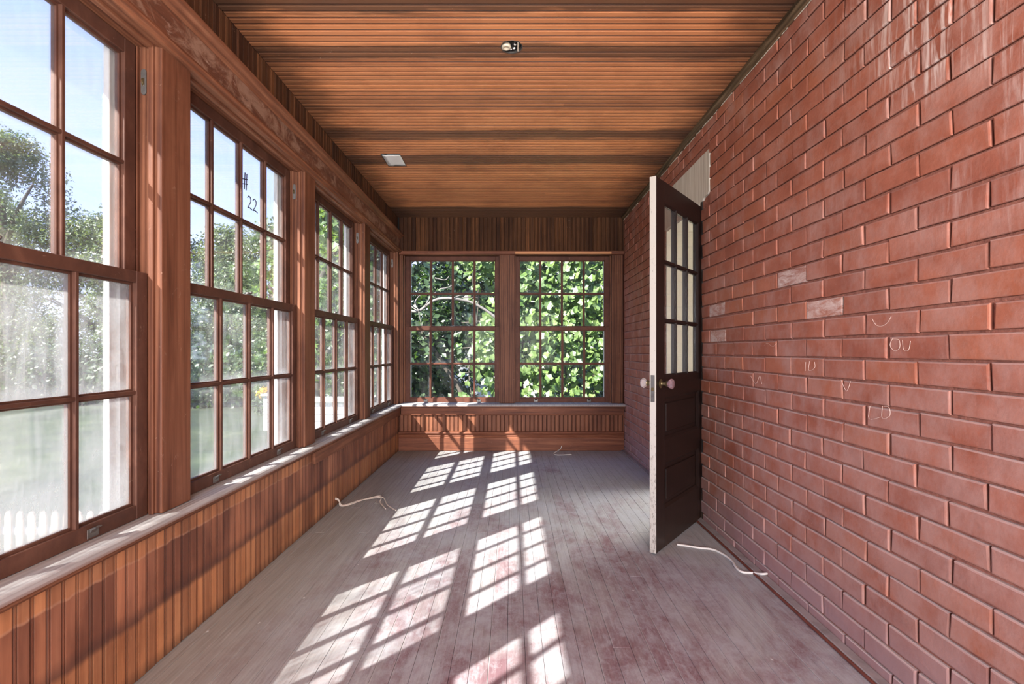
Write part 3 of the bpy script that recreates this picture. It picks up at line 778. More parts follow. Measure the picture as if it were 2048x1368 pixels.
def free(y0, y1, z0, z1):
    """clip a brick span against the doorway and the lintel"""
    spans = [(y0, y1)]
    blocks = []
    if z0 < DH - 0.02: blocks.append((DY0 - 0.002, DY1 + 0.02))
    if z1 > 2.085 and z0 < 2.365: blocks.append((3.213, 4.262))
    for a, b in blocks:
        out = []
        for s, e in spans:
            if e <= a or s >= b: out.append((s, e)); continue
            if s < a: out.append((s, a))
            if e > b: out.append((b, e))
        spans = out
    return [(s, e) for s, e in spans if e - s > 0.03]
bricks = []
row = 0
z = H0
while z < ZC:
    z0, z1 = max(z, 0.0), min(z + BH, ZC)
    if z1 - z0 > 0.02:
        y = Y0 + (0 if row % 2 == 0 else BL/2) + R.uniform(-0.008, 0.008) - 14*BL - 0.0
        while y < YB:
            for a, b in free(max(y, YF-0.1), min(y + BL, YB-0.002), z0, z1):
                bricks.append((a, b, z0, z1, row))
            y += BL
    z += BH; row += 1
def shown(bk):
    a, b, z0, z1, _ = bk
    ym = (a+b)/2
    if b < XR*0.97: return 0                  # behind the edge of the view
    zm = (z0+z1)/2
    if abs((zm-1.10)/max(ym, 0.1)) > 0.70: return 0
    if 2.9 < ym < 4.6 and zm < 2.0 and ym > 3.3: return 0.0001
    return (b-a)*(z1-z0)/ym**3
bricks.sort(key=shown, reverse=True)
chalks = [(3.00, 1.19), (2.08, 1.27), (3.05, 1.35), (2.30, 1.45)]
pick = set()
for cy, cz in chalks:
    pick.add(min(range(300), key=lambda q: ((bricks[q][0]+bricks[q][1])/2-cy)**2 + ((bricks[q][2]+bricks[q][3])/2-cz)**2*4))
for q, (a, b, z0, z1, row) in enumerate(bricks[:295]):
    L = b - a; h = z1 - z0
    me = chalk_mesh if q in pick else brick_meshes[R.randrange(8)]
    sy = (L - JT)/(BL - JT); sz = (h - JT*0.9)/(BH - JT)
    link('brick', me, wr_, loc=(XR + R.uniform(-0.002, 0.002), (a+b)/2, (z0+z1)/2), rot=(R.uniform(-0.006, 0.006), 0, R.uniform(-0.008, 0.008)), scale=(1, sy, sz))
big = new_bm()
for (a, b, z0, z1, row) in bricks[295:]:
    L = b - a; h = z1 - z0
    t_ = brick_bm(R, BL); me = bpy.data.meshes.new('tmp'); t_.to_mesh(me); t_.free()
    me.transform(Matrix.Translation((XR + R.uniform(-0.002, 0.002), (a+b)/2, (z0+z1)/2)) @ Matrix.Diagonal((1, (L-JT)/(BL-JT), (h-JT*0.9)/(BH-JT), 1)))
    big.from_mesh(me); bpy.data.meshes.remove(me)
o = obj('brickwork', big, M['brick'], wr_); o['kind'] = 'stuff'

# chalk scribbles on single bricks
def on_wall(px, py):
    u = px - 1024; Y = XR*1024/u; return (XR - 0.0015, Y, 1.10 + (702 - py)*Y/1024)
def scrib(pts):
    bm = new_bm(); tube(bm, smooth_path([on_wall(*p) for p in pts], 4), 0.0007, 4); return bm
for pts in ([(1745, 637), (1753, 650), (1765, 652), (1776, 645), (1783, 633)],
            [(1786, 677), (1781, 690), (1789, 701), (1800, 696), (1799, 680), (1787, 678)],
            [(1806, 680), (1808, 699), (1818, 700), (1822, 682)],
            [(1741, 812), (1739, 838), (1762, 834)], [(1766, 812), (1765, 836), (1780, 832), (1779, 815), (1768, 813)],
            [(1612, 724), (1611, 742)], [(1620, 722), (1618, 741), (1630, 736), (1630, 724)], [(1502, 752), (1512, 768), (1520, 752), (1524, 768)],
            [(1683, 760), (1694, 782), (1702, 762)], [(1519, 688), (1527, 692), (1535, 686), (1546, 693), (1554, 686)]):
    obj('chalk_mark', scrib(pts), M['chalkline'], wr_)

# lintel, door jamb lining, room beyond
bm = new_bm()
prism(bm, [(3.215, 2.370), (3.215, 2.105), (3.235, 2.092), (3.300, 2.088), (3.325, 2.075), (4.14, 2.075), (4.26, 2.088), (4.26, 2.370)], 'x', XR-0.001, XR+0.03)
ln = struct(obj('trim_30', bm, M['lintel']), 'whitewashed lintel slab over the doorway in the brick wall', 'lintel')
bm = new_bm()
bx(bm, XR+0.055, 1.46, DY0, DY0+0.022, 0, DH); bx(bm, XR+0.004, 1.46, DY1-0.022, DY1, 0, DH); bx(bm, XR+0.004, 1.46, DY0+0.022, DY1-0.022, DH-0.022, DH)
bx(bm, XR+0.05, 1.46, DY0, DY1, 0.0, 0.02)
gap_strip = bx(new_bm(), XR+0.003, XR+0.054, DY0-0.004, DY0+0.020, 0.001, DH-0.001)  # dark strip added to stand for the shaded gap at the hinge side
struct(obj('trim_35', gap_strip, M['door']), 'dark strip standing for the shaded gap beside the open door', 'jamb')
struct(obj('trim_31', bm, M['cream2']), 'cream painted door lining in the brick doorway', 'door frame')
bm = new_bm()
bx(bm, 1.46, 1.52, DY0-0.14, DY0+0.01, 0, DH+0.14, bevel=0.004); bx(bm, 1.46, 1.52, DY1-0.01, DY1+0.14, 0, DH+0.14, bevel=0.004); bx(bm, 1.46, 1.52, DY0-0.14, DY1+0.14, DH-0.01, DH+0.13, bevel=0.004)
bx(bm, 1.455, 1.46, 2.2, DY0, 0, 2.7); bx(bm, 1.455, 1.46, DY1, 6.4, 0, 2.7); bx(bm, 1.455, 1.46, DY0, DY1, DH, 2.7)
bx(bm, 1.455, 3.6, 2.2, 2.25, 0, 2.7); bx(bm, 1.455, 3.6, 6.4, 6.45, 0, 2.7); bx(bm, 1.455, 3.6, 2.2, 6.45, 2.7, 2.75); bx(bm, 1.455, 3.6, 2.2, 6.45, -0.05, 0.0)
bx(bm, 3.55, 3.6, 2.2, 6.45, 0, 0.8); bx(bm, 3.55, 3.6, 2.2, 6.45, 2.2, 2.7)
bx(bm, 3.55, 3.6, 2.2, 3.2, 0.8, 2.2); bx(bm, 3.55, 3.6, 5.4, 6.45, 0.8, 2.2)
struct(obj('wall_inner', bm, M['cream2']), 'cream painted room seen through the door panes', 'room')

rl_d = bpy.data.lights.new('room_fill', 'AREA'); rl = bpy.data.objects.new('room_fill', rl_d); COL.objects.link(rl)  # fill light added, unseen, to brighten the room behind the door panes
rl_d.size = 0.6; rl_d.energy = 28; rl_d.color = (1.0, 0.96, 0.88); rl.location = (2.5, 4.4, 2.65)
# floor edge strips at the brick wall
bm = new_bm(); bx(bm, 1.196, 1.2355, YF, DY0-0.01, 0.0005, 0.014, bevel=0.003); bx(bm, 1.196, 1.2355, DY1, 5.62, 0.0005, 0.014, bevel=0.003)
struct(obj('trim_32', bm, M['greyboard']), 'grey worn strip on the floor against the brick wall', 'strip')
bm = new_bm(); bx(bm, 1.184, 1.195, YF, DY0-0.03, 0.0005, 0.012, bevel=0.003)
struct(obj('trim_33', bm, M['shoe']), 'thin red brown edge beside the grey floor strip', 'strip')
# ragged dark strip where ceiling meets brick
bm = new_bm()
prism(bm, [(1.2365, 2.5795), (1.2365, 2.548), (1.222, 2.552), (1.206, 2.566), (1.203, 2.5795)], 'y', YF, 5.655)
struct(obj('trim_34', bm, M['mould']), 'ragged dark strip between the ceiling and the brick wall', 'strip')
bm = new_bm()
y = 0.6
while y < 5.6:
    L = R.uniform(0.05, 0.22)
    if R.random() < 0.8: tube(bm, smooth_path([(1.2345+R.uniform(-0.002, 0.001), y+L*k/4, 2.5475+R.uniform(-0.003, 0.002)) for k in range(5)], 3), R.uniform(0.0018, 0.004), 5)
    y += L + R.uniform(0.0, 0.06)
o = obj('caulk', bm, M['putty'], bpy.data.objects['trim_34']); o['kind'] = 'stuff'

# ------------------------------------------------------------------ door
dv = Vector((0.773-1.2406, 2.749-3.352, 0)); dang = math.atan2(dv.y, dv.x)
DW = 0.763; DT = 0.036
door = bpy.data.objects.new('door_1', None); COL.objects.link(door)
door.location = (0.773, 2.749, 0.0); door.rotation_euler = (0, 0, math.atan2(-dv.y, -dv.x))   # local x: free edge -> hinge, local y+: away from the camera side
struct(door, 'open dark varnished door with nine panes standing out from the brick wall', 'door')
Z0, Z1 = 0.010, 2.042
def dbox(bm, x0, x1, z0, z1, y0=0.0, y1=DT, b=0.0015): bx(bm, x0, x1, y0, y1, z0, z1, bevel=b)
def rim(bm, x0, x1, z0, z1, y, w=0.014, d=0.010):
    """bevelled moulding round an opening, sloping from the face y inwards"""
    o_ = [(x0, z0), (x1, z0), (x1, z1), (x0, z1)]; i_ = [(x0+w, z0+w), (x1-w, z0+w), (x1-w, z1-w), (x0+w, z1-w)]
    A = [bm.verts.new((a, y, b)) for a, b in o_]; B = [bm.verts.new((a, y+d, b)) for a, b in i_]
    Cc = [bm.verts.new((a, y+d, b)) for a, b in o_]
    for k in range(4):
        j = (k+1) % 4
        bm.faces.new((A[k], A[j], B[j], B[k])); bm.faces.new((A[k], Cc[k], Cc[j], A[j]))
bm = new_bm()
GX = [0.125, 0.3165, 0.508, 0.700]; GZ = [0.961, 1.27, 1.60, 1.925]
# two stiles, rails; each face keeps its own colour: dark room face, white outer face
dbox(bm, 0, 0.125, Z0, Z1); dbox(bm, 0.700, DW, Z0, Z1)
for z0, z1 in ((Z0, 0.225), (0.475, 0.605), (0.845, 0.961), (1.925, Z1)): dbox(bm, 0.125, 0.700, z0, z1, 0.0, DT, 0.0)
mw = 0.0125
for x in GX[1:3]:
    dbox(bm, x-mw, x+mw, 0.961, 1.925, 0.010, DT-0.010, 0); dbox(bm, x-0.006, x+0.006, 0.961, 1.925, 0.002, DT-0.002, 0.001)
for z in GZ[1:3]:
    dbox(bm, 0.125, 0.700, z-mw, z+mw, 0.0103, DT-0.0103, 0); dbox(bm, 0.125, 0.700, z-0.006, z+0.006, 0.0025, DT-0.0025, 0.001)
rim(bm, 0.125, 0.700, 0.961, 1.925, 0.001, 0.010, 0.010)
for z0, z1 in ((0.225, 0.475), (0.605, 0.845)): rim(bm, 0.125, 0.700, z0, z1, 0.001, 0.016, 0.010)
bmesh.ops.recalc_face_normals(bm, faces=bm.faces)
bm.normal_update()
for f in bm.faces:
    c = f.calc_center_median()
    if c.y > DT-0.004 or (c.x < 0.0008) or (f.normal.y > 0.5 and c.y > DT/2) : f.material_index = 1
fr = link('door_frame', mesh_of(bm, 'door_frame', [M['door'], M['dooredge']]), door)
for z0, z1 in ((0.225, 0.475), (0.605, 0.845)):
    bm = new_bm(); bx(bm, 0.127, 0.698, 0.0135, 0.024, z0+0.002, z1-0.002)
    bx(bm, 0.165, 0.660, 0.007, 0.0140, z0+0.038, z1-0.038, bevel=0.004)
    obj('panel', bm, M['door'], door)
gpm = None
for i in range(3):
    for j in range(3):
        w = GX[i+1]-GX[i]-0.02; h = GZ[j+1]-GZ[j]-0.02
        bm = new_bm(); bx(bm, GX[i]+0.009, GX[i+1]-0.009, 0.017, 0.0195, GZ[j]+0.009, GZ[j+1]-0.009)
        obj('pane', bm, M['glass_door'], door)
# mortise lock face plate with latch and bolt openings on the free edge
bm = new_bm(); bx(bm, -0.0022, -0.0002, 0.007, 0.029, 0.825, 0.970, bevel=0.0006)
pl = obj('lock_plate', bm, M['pewter'], door)
obj('latch', bx(new_bm(), -0.007, -0.002, 0.011, 0.025, 0.885, 0.902, bevel=0.001), M['brass'], pl)
KX, KZ = 0.062, 0.922
def knob(y, sgn, mat, name):
    Rm = Matrix.Translation((KX, y, KZ)) @ Matrix.Rotation(PI/2 * (1 if sgn < 0 else -1), 4, 'X')
    bm = new_bm(); lathe(bm, [(0.006, 0.0), (0.024, 0.0), (0.026, 0.003), (0.020, 0.006), (0.013, 0.008), (0.011, 0.014), (0.0115, 0.030), (0.016, 0.034), (0.018, 0.039), (0.010, 0.041)], 20, Rm)
    s_ = obj('knob_shank', bm, M['brass'], door, smooth=False)
    bm = new_bm(); lathe(bm, [(0.010, 0.040), (0.017, 0.043), (0.027, 0.055), (0.0285, 0.064), (0.023, 0.072), (0.012, 0.075)], 8, Rm)
    k_ = obj(name, bm, mat, s_); return k_
knob(0.0, -1, M['knobglass'], 'knob')['label'] = 'faceted lilac glass knob'
knob(DT, 1, M['knobclear'], 'knob')['label'] = 'faceted clear glass knob'
for z in (0.28, 1.05, 1.80):
    bm = new_bm(); tube(bm, [(DW+0.006, DT*0.5-0.010, z-0.045), (DW+0.006, DT*0.5-0.010, z+0.045)], 0.0055, 8); bx(bm, DW-0.001, DW+0.0015, 0.004, 0.03, z-0.044, z+0.044)
    obj('hinge', bm, M['iron'], door)

# ------------------------------------------------------------------ ceiling fittings
e = bpy.data.objects.new('ceiling_box', None); COL.objects.link(e); e.location = (-0.002, 2.492, ZC)
tag(e, 'round open electrical box with bare lamp socket set in the ceiling', 'light fitting')
bm = new_bm()
prof = [(0.050, 0.045), (0.050, -0.001), (0.0535, -0.0015), (0.0535, 0.001), (0.0515, 0.002), (0.0515, 0.046)]
seg = 28; rings = [[bm.verts.new((r*math.cos(2*PI*k/seg), r*math.sin(2*PI*k/seg), h)) for k in range(seg)] for r, h in prof]
for a, b in zip(rings, rings[1:]):
    for k in range(seg): bm.faces.new((a[k], a[(k+1) % seg], b[(k+1) % seg], b[k]))
bm.faces.new(rings[0])
obj('box', bm, [M['pewter']], e, smooth=False)
bm = new_bm(); lathe(bm, [(0.020, 0.030), (0.022, 0.010), (0.024, 0.0), (0.019, -0.003), (0.010, -0.001), (0.006, 0.004)], 18, Matrix.Translation((-0.026, 0.004, -0.002)))
obj('socket', bm, M['porcelain'], e, smooth=True)
bm = new_bm(); bx(bm, -0.030, 0.012, 0.010, 0.036, 0.002, 0.032, bevel=0.003); bx(bm, 0.002, 0.022, -0.030, 0.030, 0.006, 0.030, bevel=0.003)
obj('switch_body', bm, M['black'], e)
for x_, y_ in ((0.012, 0.018), (0.017, -0.014), (-0.004, 0.024)):
    bm = new_bm(); lathe(bm, [(0.001, 0.004), (0.006, 0.004), (0.006, -0.001), (0.002, -0.003)], 10, Matrix.Translation((x_, y_, 0.003))); obj('screw', bm, M['galv'], e)
bm = new_bm(); bx(bm, 0.027, 0.036, -0.040, 0.036, -0.001, 0.003, bevel=0.001); obj('bracket', bm, M['putty'], e)
bm = new_bm(); tube(bm, smooth_path([(0.006, -0.03, 0.02), (0.014, -0.040, 0.0), (0.022, -0.030, -0.004), (0.020, -0.012, 0.008)], 5), 0.0026, 6); obj('wire', bm, M['iron'], e)

e = bpy.data.objects.new('duct_cover', None); COL.objects.link(e); e.location = ((HOLE[0]+HOLE[1])/2, (HOLE[2]+HOLE[3])/2, ZC)
tag(e, 'bent shiny sheet metal cover over a rectangular opening in the ceiling', 'metal cover')
w2, l2 = (HOLE[1]-HOLE[0])/2, (HOLE[3]-HOLE[2])/2
bm = new_bm()
def sheet(bm, P, th=0.0015):
    n, m = len(P), len(P[0])
    T = [[bm.verts.new(p) for p in r] for r in P]; Bv = [[bm.verts.new((p[0], p[1], p[2]+th)) for p in r] for r in P]
    for i in range(n-1):
        for j in range(m-1):
            bm.faces.new((T[i][j], T[i+1][j], T[i+1][j+1], T[i][j+1])); bm.faces.new((Bv[i][j], Bv[i][j+1], Bv[i+1][j+1], Bv[i+1][j]))
    for i in range(n-1):
        bm.faces.new((T[i][0], Bv[i][0], Bv[i+1][0], T[i+1][0])); bm.faces.new((T[i][-1], T[i+1][-1], Bv[i+1][-1], Bv[i][-1]))
    for j in range(m-1):
        bm.faces.new((T[0][j], T[0][j+1], Bv[0][j+1], Bv[0][j])); bm.faces.new((T[-1][j], Bv[-1][j], Bv[-1][j+1], T[-1][j+1]))
xs = [-w2+0.004, -w2+0.036, -w2+0.040] + [-w2+0.04 + (2*w2-0.044)*k/7 for k in range(1, 8)]
P = []
for i, xx in enumerate(xs):
    r_ = []
    for j in range(9):
        yy = -l2+0.002 + (2*l2-0.012)*j/8
        zz = (-0.004 if i in (1, 2) else 0.0) + 0.0012*math.sin(3.2*xx/w2 + 2.0*yy/l2)
        r_.append((xx, yy, zz))
    P.append(r_)
sheet(bm, P)
sh = obj('sheet', bm, M['galv'], e, smooth=True)
bm = new_bm()
bx(bm, -w2, -w2+0.002, -l2, l2, 0.0, 0.09); bx(bm, w2-0.002, w2, -l2, l2, 0.0, 0.09); bx(bm, -w2, w2, -l2, -l2+0.002, 0.0, 0.09); bx(bm, -w2, w2, l2-0.002, l2, 0.0, 0.09); bx(bm, -w2, w2, -l2, l2, 0.088, 0.09)
obj('duct_lining', bm, M['black'], e)
for x_, y_ in ((-w2+0.04, 0.03), (-w2+0.042, -0.03), (w2-0.012, l2-0.02)):
    bm = new_bm(); lathe(bm, [(0.0005, 0.0), (0.0025, 0.0), (0.0025, -0.0015), (0.001, -0.0025)], 8, Matrix.Translation((x_, y_, 0.0012))); obj('rivet', bm, M['iron'], sh)

# ------------------------------------------------------------------ cables
def on_floor(px, py, h=0.0):
    v = py - 702; Y = (1.10-h)*1024/v; return (( px-1024)*Y/1024, Y, h)
rc = 0.0042
pts = [on_floor(px, py, 0.006) for px, py in ((1354, 1089), (1375, 1092), (1400, 1096), (1425, 1099), (1445, 1108), (1463, 1121), (1472, 1135), (1484, 1144), (1505, 1146))]
end = on_floor(1540, 1149, 0.017)
bm = new_bm(); tube(bm, smooth_path(pts + [on_floor(1524, 1148, 0.020), (1.236, end[1], 0.022)], 6), 0.0058, 10)
tag(obj('cable', bm, M['cable'], smooth=True), 'thick white cable on the floor between the open door and the brick wall', 'cable')
e = bpy.data.objects.new('cable_pair', None); COL.objects.link(e); e.location = (0, 0, 0)
e.name = 'cable'; tag(e, 'two dusty white cables coming out of the left wainscot onto the floor', 'cable')
def wallpt(px, py):
    Y = -XL*1024/(1024-px); return (XL+0.002, Y, 1.10-(py-702)*Y/1024)
a0 = wallpt(670.5, 998)
for k, pl_ in enumerate(([(684, 1010.5), (700, 1007), (720, 1000.5), (745, 996.5), (766, 995.5), (771, 1003), (775, 1010), (785, 1017), (792, 1021)],
                        [(681, 1011.5), (700, 1009), (722, 1001), (745, 994.5), (761, 992), (762, 998), (760, 1004), (766, 1012), (771, 1017.5)])):
    P = [Vector(on_floor(px, py, 0.006 + (0.010 if 745 <= px <= 772 and py < 1000 else 0))) for px, py in pl_]
    P = [Vector(a0) + Vector((-0.004, 0.008*k, 0.006*k)), Vector(a0) + Vector((0.022, 0.01*k, -0.012))] + P
    bm = new_bm(); tube(bm, smooth_path(P, 6), 0.0042, 8); obj('cable_strand', bm, M['cable_tan'], e, smooth=True)
bm = new_bm()
def bb(px, py): Y = 5.630; return ((px-1024)*Y/1024, Y, 1.10-(py-702)*Y/1024)
P = [bb(1123.5, 889.5), bb(1123, 893), bb(1119.5, 897.5), on_floor(1111, 904, 0.012), on_floor(1107.5, 907, 0.006), on_floor(1112, 909.5, 0.005), on_floor(1122, 910, 0.005), on_floor(1143, 908.5, 0.005)]
P[0] = (P[0][0], 5.640, P[0][2]); P[2] = (P[2][0], 5.60, P[2][2])
tube(bm, smooth_path(P, 6), 0.0040, 8)
tag(obj('cable', bm, M['cable'], smooth=True), 'short white cable curling out of the far baseboard', 'cable')

# ------------------------------------------------------------------ outside: ground
bm = new_bm(); bx(bm, -120, 120, -60, 140, -1.35, -1.10)
struct(obj('ground', bm, M['lawn']), 'green lawn outside the windows', 'lawn')
bm = new_bm(); bx(bm, -4.2, -1.5, -8, 4.5, -1.10, -1.07)  # pale gravel added to bounce sunlight up to the ceiling
struct(obj('reflector', bm, M['gravel']), 'added pale gravel path along the porch', 'reflector')

def leaf_cloud(name, cents, n, size, mat, parent, seed, spread=1.0, up=0.3):
    """folded leaves scattered in round clumps"""
    rr = np.random.default_rng(seed)
    cents = np.array(cents, float)          # x y z rx ry rz
    vol = cents[:, 3]*cents[:, 4]*cents[:, 5]; pr = vol**(2/3); pr /= pr.sum()
    idx = rr.choice(len(cents), n, p=pr); c = cents[idx]
    d = rr.normal(size=(n, 3)); d /= np.linalg.norm(d, axis=1)[:, None]
    rad = rr.uniform(0.55, 1.08, n)[:, None]
    # subclumps
    pos_ = c[:, :3] + d*rad*c[:, 3:]*spread
    a = rr.normal(size=(n, 3)); a[:, 2] *= 0.6; a /= np.linalg.norm(a, axis=1)[:, None]
    nrm = d + rr.normal(size=(n, 3))*0.7; nrm[:, 2] += up; nrm /= np.linalg.norm(nrm, axis=1)[:, None]
    b = np.cross(nrm, a); b /= np.linalg.norm(b, axis=1)[:, None]; a = np.cross(b, nrm)
    s = size*rr.uniform(0.6, 1.35, n)[:, None]
    v = np.stack([pos_ - a*s*0.5, pos_ + b*s*0.33 + nrm*s*0.10, pos_ + a*s*0.55, pos_ - b*s*0.33 + nrm*s*0.10], 1).reshape(-1, 3)
    me = bpy.data.meshes.new(name)
    base = np.arange(n)*4
    tris = np.stack([base, base+1, base+2, base, base+2, base+3], 1).reshape(-1, 3)
    me.vertices.add(len(v)); me.vertices.foreach_set('co', v.ravel())
    me.loops.add(tris.size); me.loops.foreach_set('vertex_index', tris.ravel())
    me.polygons.add(len(tris)); me.polygons.foreach_set('loop_start', np.arange(0, tris.size, 3)); me.polygons.foreach_set('loop_total', np.full(len(tris), 3))
    me.update(calc_edges=True); me.materials.append(mat)
    o = link(name, me, parent); o['kind'] = 'stuff'; return o

def tree(loc, h, r, label, mat, n, size, seed, squash=1.0, low=0.15, group=None, bark='bark', clumps=26, name='tree'):
    rr = random.Random(seed)
    e = bpy.data.objects.new(name, None); COL.objects.link(e); e.location = loc
    tag(e, label, 'tree' if name == 'tree' else 'shrub', group)
    bm = new_bm(); tr = max(0.05, 0.028*h)
    top = Vector((rr.uniform(-.3, .3), rr.uniform(-.3, .3), h*0.75))
    tube(bm, smooth_path([(0, 0, -0.1), (rr.uniform(-.1, .1), 0.05, h*0.3), top], 4), tr, 8, taper=0.35)
    for k in range(7):
        a = rr.uniform(0, 2*PI); z = h*rr.uniform(0.25, 0.6)
        tube(bm, smooth_path([(0, 0, z), (math.cos(a)*r*0.35, math.sin(a)*r*0.35, z+h*0.12), (math.cos(a)*r*0.75, math.sin(a)*r*0.75, z+h*0.2)], 3), tr*0.4, 5, taper=0.3)
    obj('trunk', bm, M[bark], e, smooth=True)
    cs = []
    for k in range(clumps):
        tt = rr.random(); z = h*(low + (1-low)*tt)
        prof = math.sin(PI*min(1, 0.18 + 0.82*tt))**0.6
        a = rr.uniform(0, 2*PI); q = r*prof*rr.uniform(0.25, 0.85)
        s = r*rr.uniform(0.26, 0.45)
        cs.append((math.cos(a)*q, math.sin(a)*q, min(z, h-s*0.6), s, s, s*0.8*squash))
    leaf_cloud('crown', cs, n, size, mat, e, seed)
    return e

G = -1.1
far = [(-24.2, 24.5, 12.6, 3.2), (-20.6, 26.0, 8.9, 3.2), (-17.4, 24.5, 9.2, 2.8), (-14.2, 25.5, 8.3, 2.6), (-15.6, 29.0, 7.6, 2.9), (-11.0, 24.6, 8.3, 2.6), (-8.8, 27, 8.5, 2.6), (-28.5, 28, 10.5, 3.4)]
fl_lab = ['tall hazy tree at the edge of the lawn seen through the nearest window', 'rounder lower tree beside the tall hazy one across the lawn', 'broad tree behind the first left post across the lawn',
          'tallest tree seen through the second left window', 'low tree filling the gap behind the tallest one', 'tree over the lawn at the right of the second window', 'smaller tree at the far right of the lawn row', 'far tree beyond the edge of the nearest window']
for k, (x, y, h, r) in enumerate(far):
    tree((x, y, G), h, r, fl_lab[k], M['leaf_far'], 26000, 0.14, 100+k, low=0.05, group='trees across the lawn', clumps=60)
# dark understorey hedge across the lawn, one long clipped mass
e = bpy.data.objects.new('hedge', None); COL.objects.link(e); e.location = (-16, 20.5, G)
tag(e, 'long dark hedge across the far side of the lawn', 'hedge')
leaf_cloud('foliage', [(-14+1.6*k, 0.5*math.sin(k), 1.2, 1.3, 1.0, 1.5) for k in range(17)], 16000, 0.20, M['leaf_dark'], e, 5)
bm = new_bm()
for k in range(17): tube(bm, [(-14+1.6*k, 0, -0.1), (-14+1.6*k+0.1, 0, 1.6)], 0.05, 5)
o = obj('stem', bm, M['bark'], e); o['kind'] = 'stuff'
# near shrub tree outside the third and fourth windows
tree((-3.75, 9.8, G), 6.2, 1.35, 'leafy young tree close outside the third window', M['leaf_vine'], 5200, 0.13, 301, low=0.22, clumps=30)
tree((-4.9, 13.2, G), 6.6, 1.5, 'leafy tree further back outside the third window', M['leaf_tree'], 5200, 0.14, 302, low=0.18, clumps=30)
# flowers by the patio
e = bpy.data.objects.new('flower_bush', None); COL.objects.link(e); e.location = (-8.3, 17.4, G)
tag(e, 'small bush with yellow orange flowers beside the white pedestal', 'bush')
leaf_cloud('blossoms', [(0, 0, 0.75, 0.36, 0.3, 0.28), (0.3, 0, 0.95, 0.2, 0.2, 0.2)], 260, 0.12, M['leaf_yellow'], e, 9)
leaf_cloud('leaves', [(0, 0, 0.4, 0.5, 0.4, 0.4)], 500, 0.12, M['leaf_tree'], e, 10)
# picket fence
e = bpy.data.objects.new('picket_fence', None); COL.objects.link(e); e.location = (-5.6, 5.2, G)
e.location.z -= 0.24; tag(e, 'low pale wooden picket fence outside the nearest window', 'fence')
bm = new_bm(); prism(bm, [(-0.034, 0.04), (0.034, 0.04), (0.034, 0.76), (0.020, 0.80), (0.0, 0.815), (-0.020, 0.80), (-0.034, 0.76)], 'y', -0.01, 0.01)
pk = mesh_of(bm, 'picket', M['outwood'])
for k in range(24): link('picket', pk, e, loc=(-1.3 + 0.119*k, 0, 0))
for z in (0.22, 0.60):
    obj('rail', bx(new_bm(), -1.4, 1.5, 0.011, 0.045, z-0.03, z+0.04, bevel=0.003), M['white'], e)
# white clapboard porch wall outside the third window, with pieces one by one
def clap(name, label, cat, loc, rz, L, H, th=0.25, win=None, step=0.11):
    e = bpy.data.objects.new(name, None); COL.objects.link(e); e.location = loc; e.rotation_euler = (0, 0, rz)
    tag(e, label, cat)
    obj('body', bx(new_bm(), 0, L, 0.03, th, 0, H), M['white'], e)
    bm = new_bm(); prism(bm, [(0.03, 0.0), (0.0, 0.0), (0.018, step+0.004), (0.03, step+0.004)], 'x', 0, L)
    pm = mesh_of(bm, 'clapboard', M['white'])
    z = 0
    while z < H - step: link('clapboard', pm, e, loc=(0, 0, z)); z += step
    obj('cap', bx(new_bm(), -0.05, L+0.05, -0.06, th+0.03, H, H+0.06, bevel=0.01), M['white'], e)
    if win:
        for (x0, x1, z0, z1) in win:
            bm = new_bm(); fw_ = 0.08
            bx(bm, x0-fw_, x0, -0.03, 0.02, z0-fw_, z1+fw_); bx(bm, x1, x1+fw_, -0.03, 0.02, z0-fw_, z1+fw_); bx(bm, x0, x1, -0.03, 0.02, z0-fw_, z0); bx(bm, x0, x1, -0.03, 0.02, z1, z1+fw_)
            bx(bm, (x0+x1)/2-0.02, (x0+x1)/2+0.02, -0.025, 0.01, z0, z1)
            f = obj('window', bm, M['white'], e)
            obj('pane', bx(new_bm(), x0, x1, -0.008, 0.0, z0, z1), plain('dark_pane', (0.10, 0.12, 0.12), 0.15), f)
    return e
clap('clapboard_wall', 'low white clapboard wall outside the third window', 'wall', (-3.35, 8.0, G), 0.0, 1.05, 1.40, 0.3)
clap('pedestal', 'white pedestal beyond the lawn through the second window', 'pedestal', (-6.9, 14.2, G), 0.0, 0.5, 0.95, 0.5)
# house behind the far wall windows
hs = clap('house', 'white clapboard neighbour house glimpsed below the leaves of the far windows', 'house', (-2.9, 17.5, -3.3), 0.0, 6.2, 4.6, 3.0, win=[(1.35, 2.15, 2.35, 2.85), (3.7, 4.3, 2.2, 3.0)], step=0.14)
bm = new_bm(); prism(bm, [(-0.3, 4.62), (1.5, 5.7), (3.3, 4.62), (3.3, 4.72), (1.5, 5.85), (-0.3, 4.72)], 'x', -0.3, 6.5)
obj('roof', bm, M['roofing'], hs)

# trees behind the far wall
tree((-2.75, 11.3, -1.6), 7.3, 2.1, 'dark tree behind the left part of the left far window', M['leaf_dark'], 30000, 0.13, 401, low=0.05, clumps=90, group=None)
tree((0.1, 13.0, -1.6), 8.0, 2.3, 'dark tree behind the middle of the far wall', M['leaf_dark'], 26000, 0.14, 402, low=0.22, clumps=80)
tree((3.0, 12.9, -1.6), 8.4, 2.6, 'dark tree behind the right part of the right far window', M['leaf_dark'], 26000, 0.14, 403, low=0.16, clumps=80)
tree((-0.6, 27.0, -2.6), 15.0, 4.6, 'tall tree rising beyond the white house roof', M['leaf_tree'], 12000, 0.2, 404, low=0.3, clumps=50)
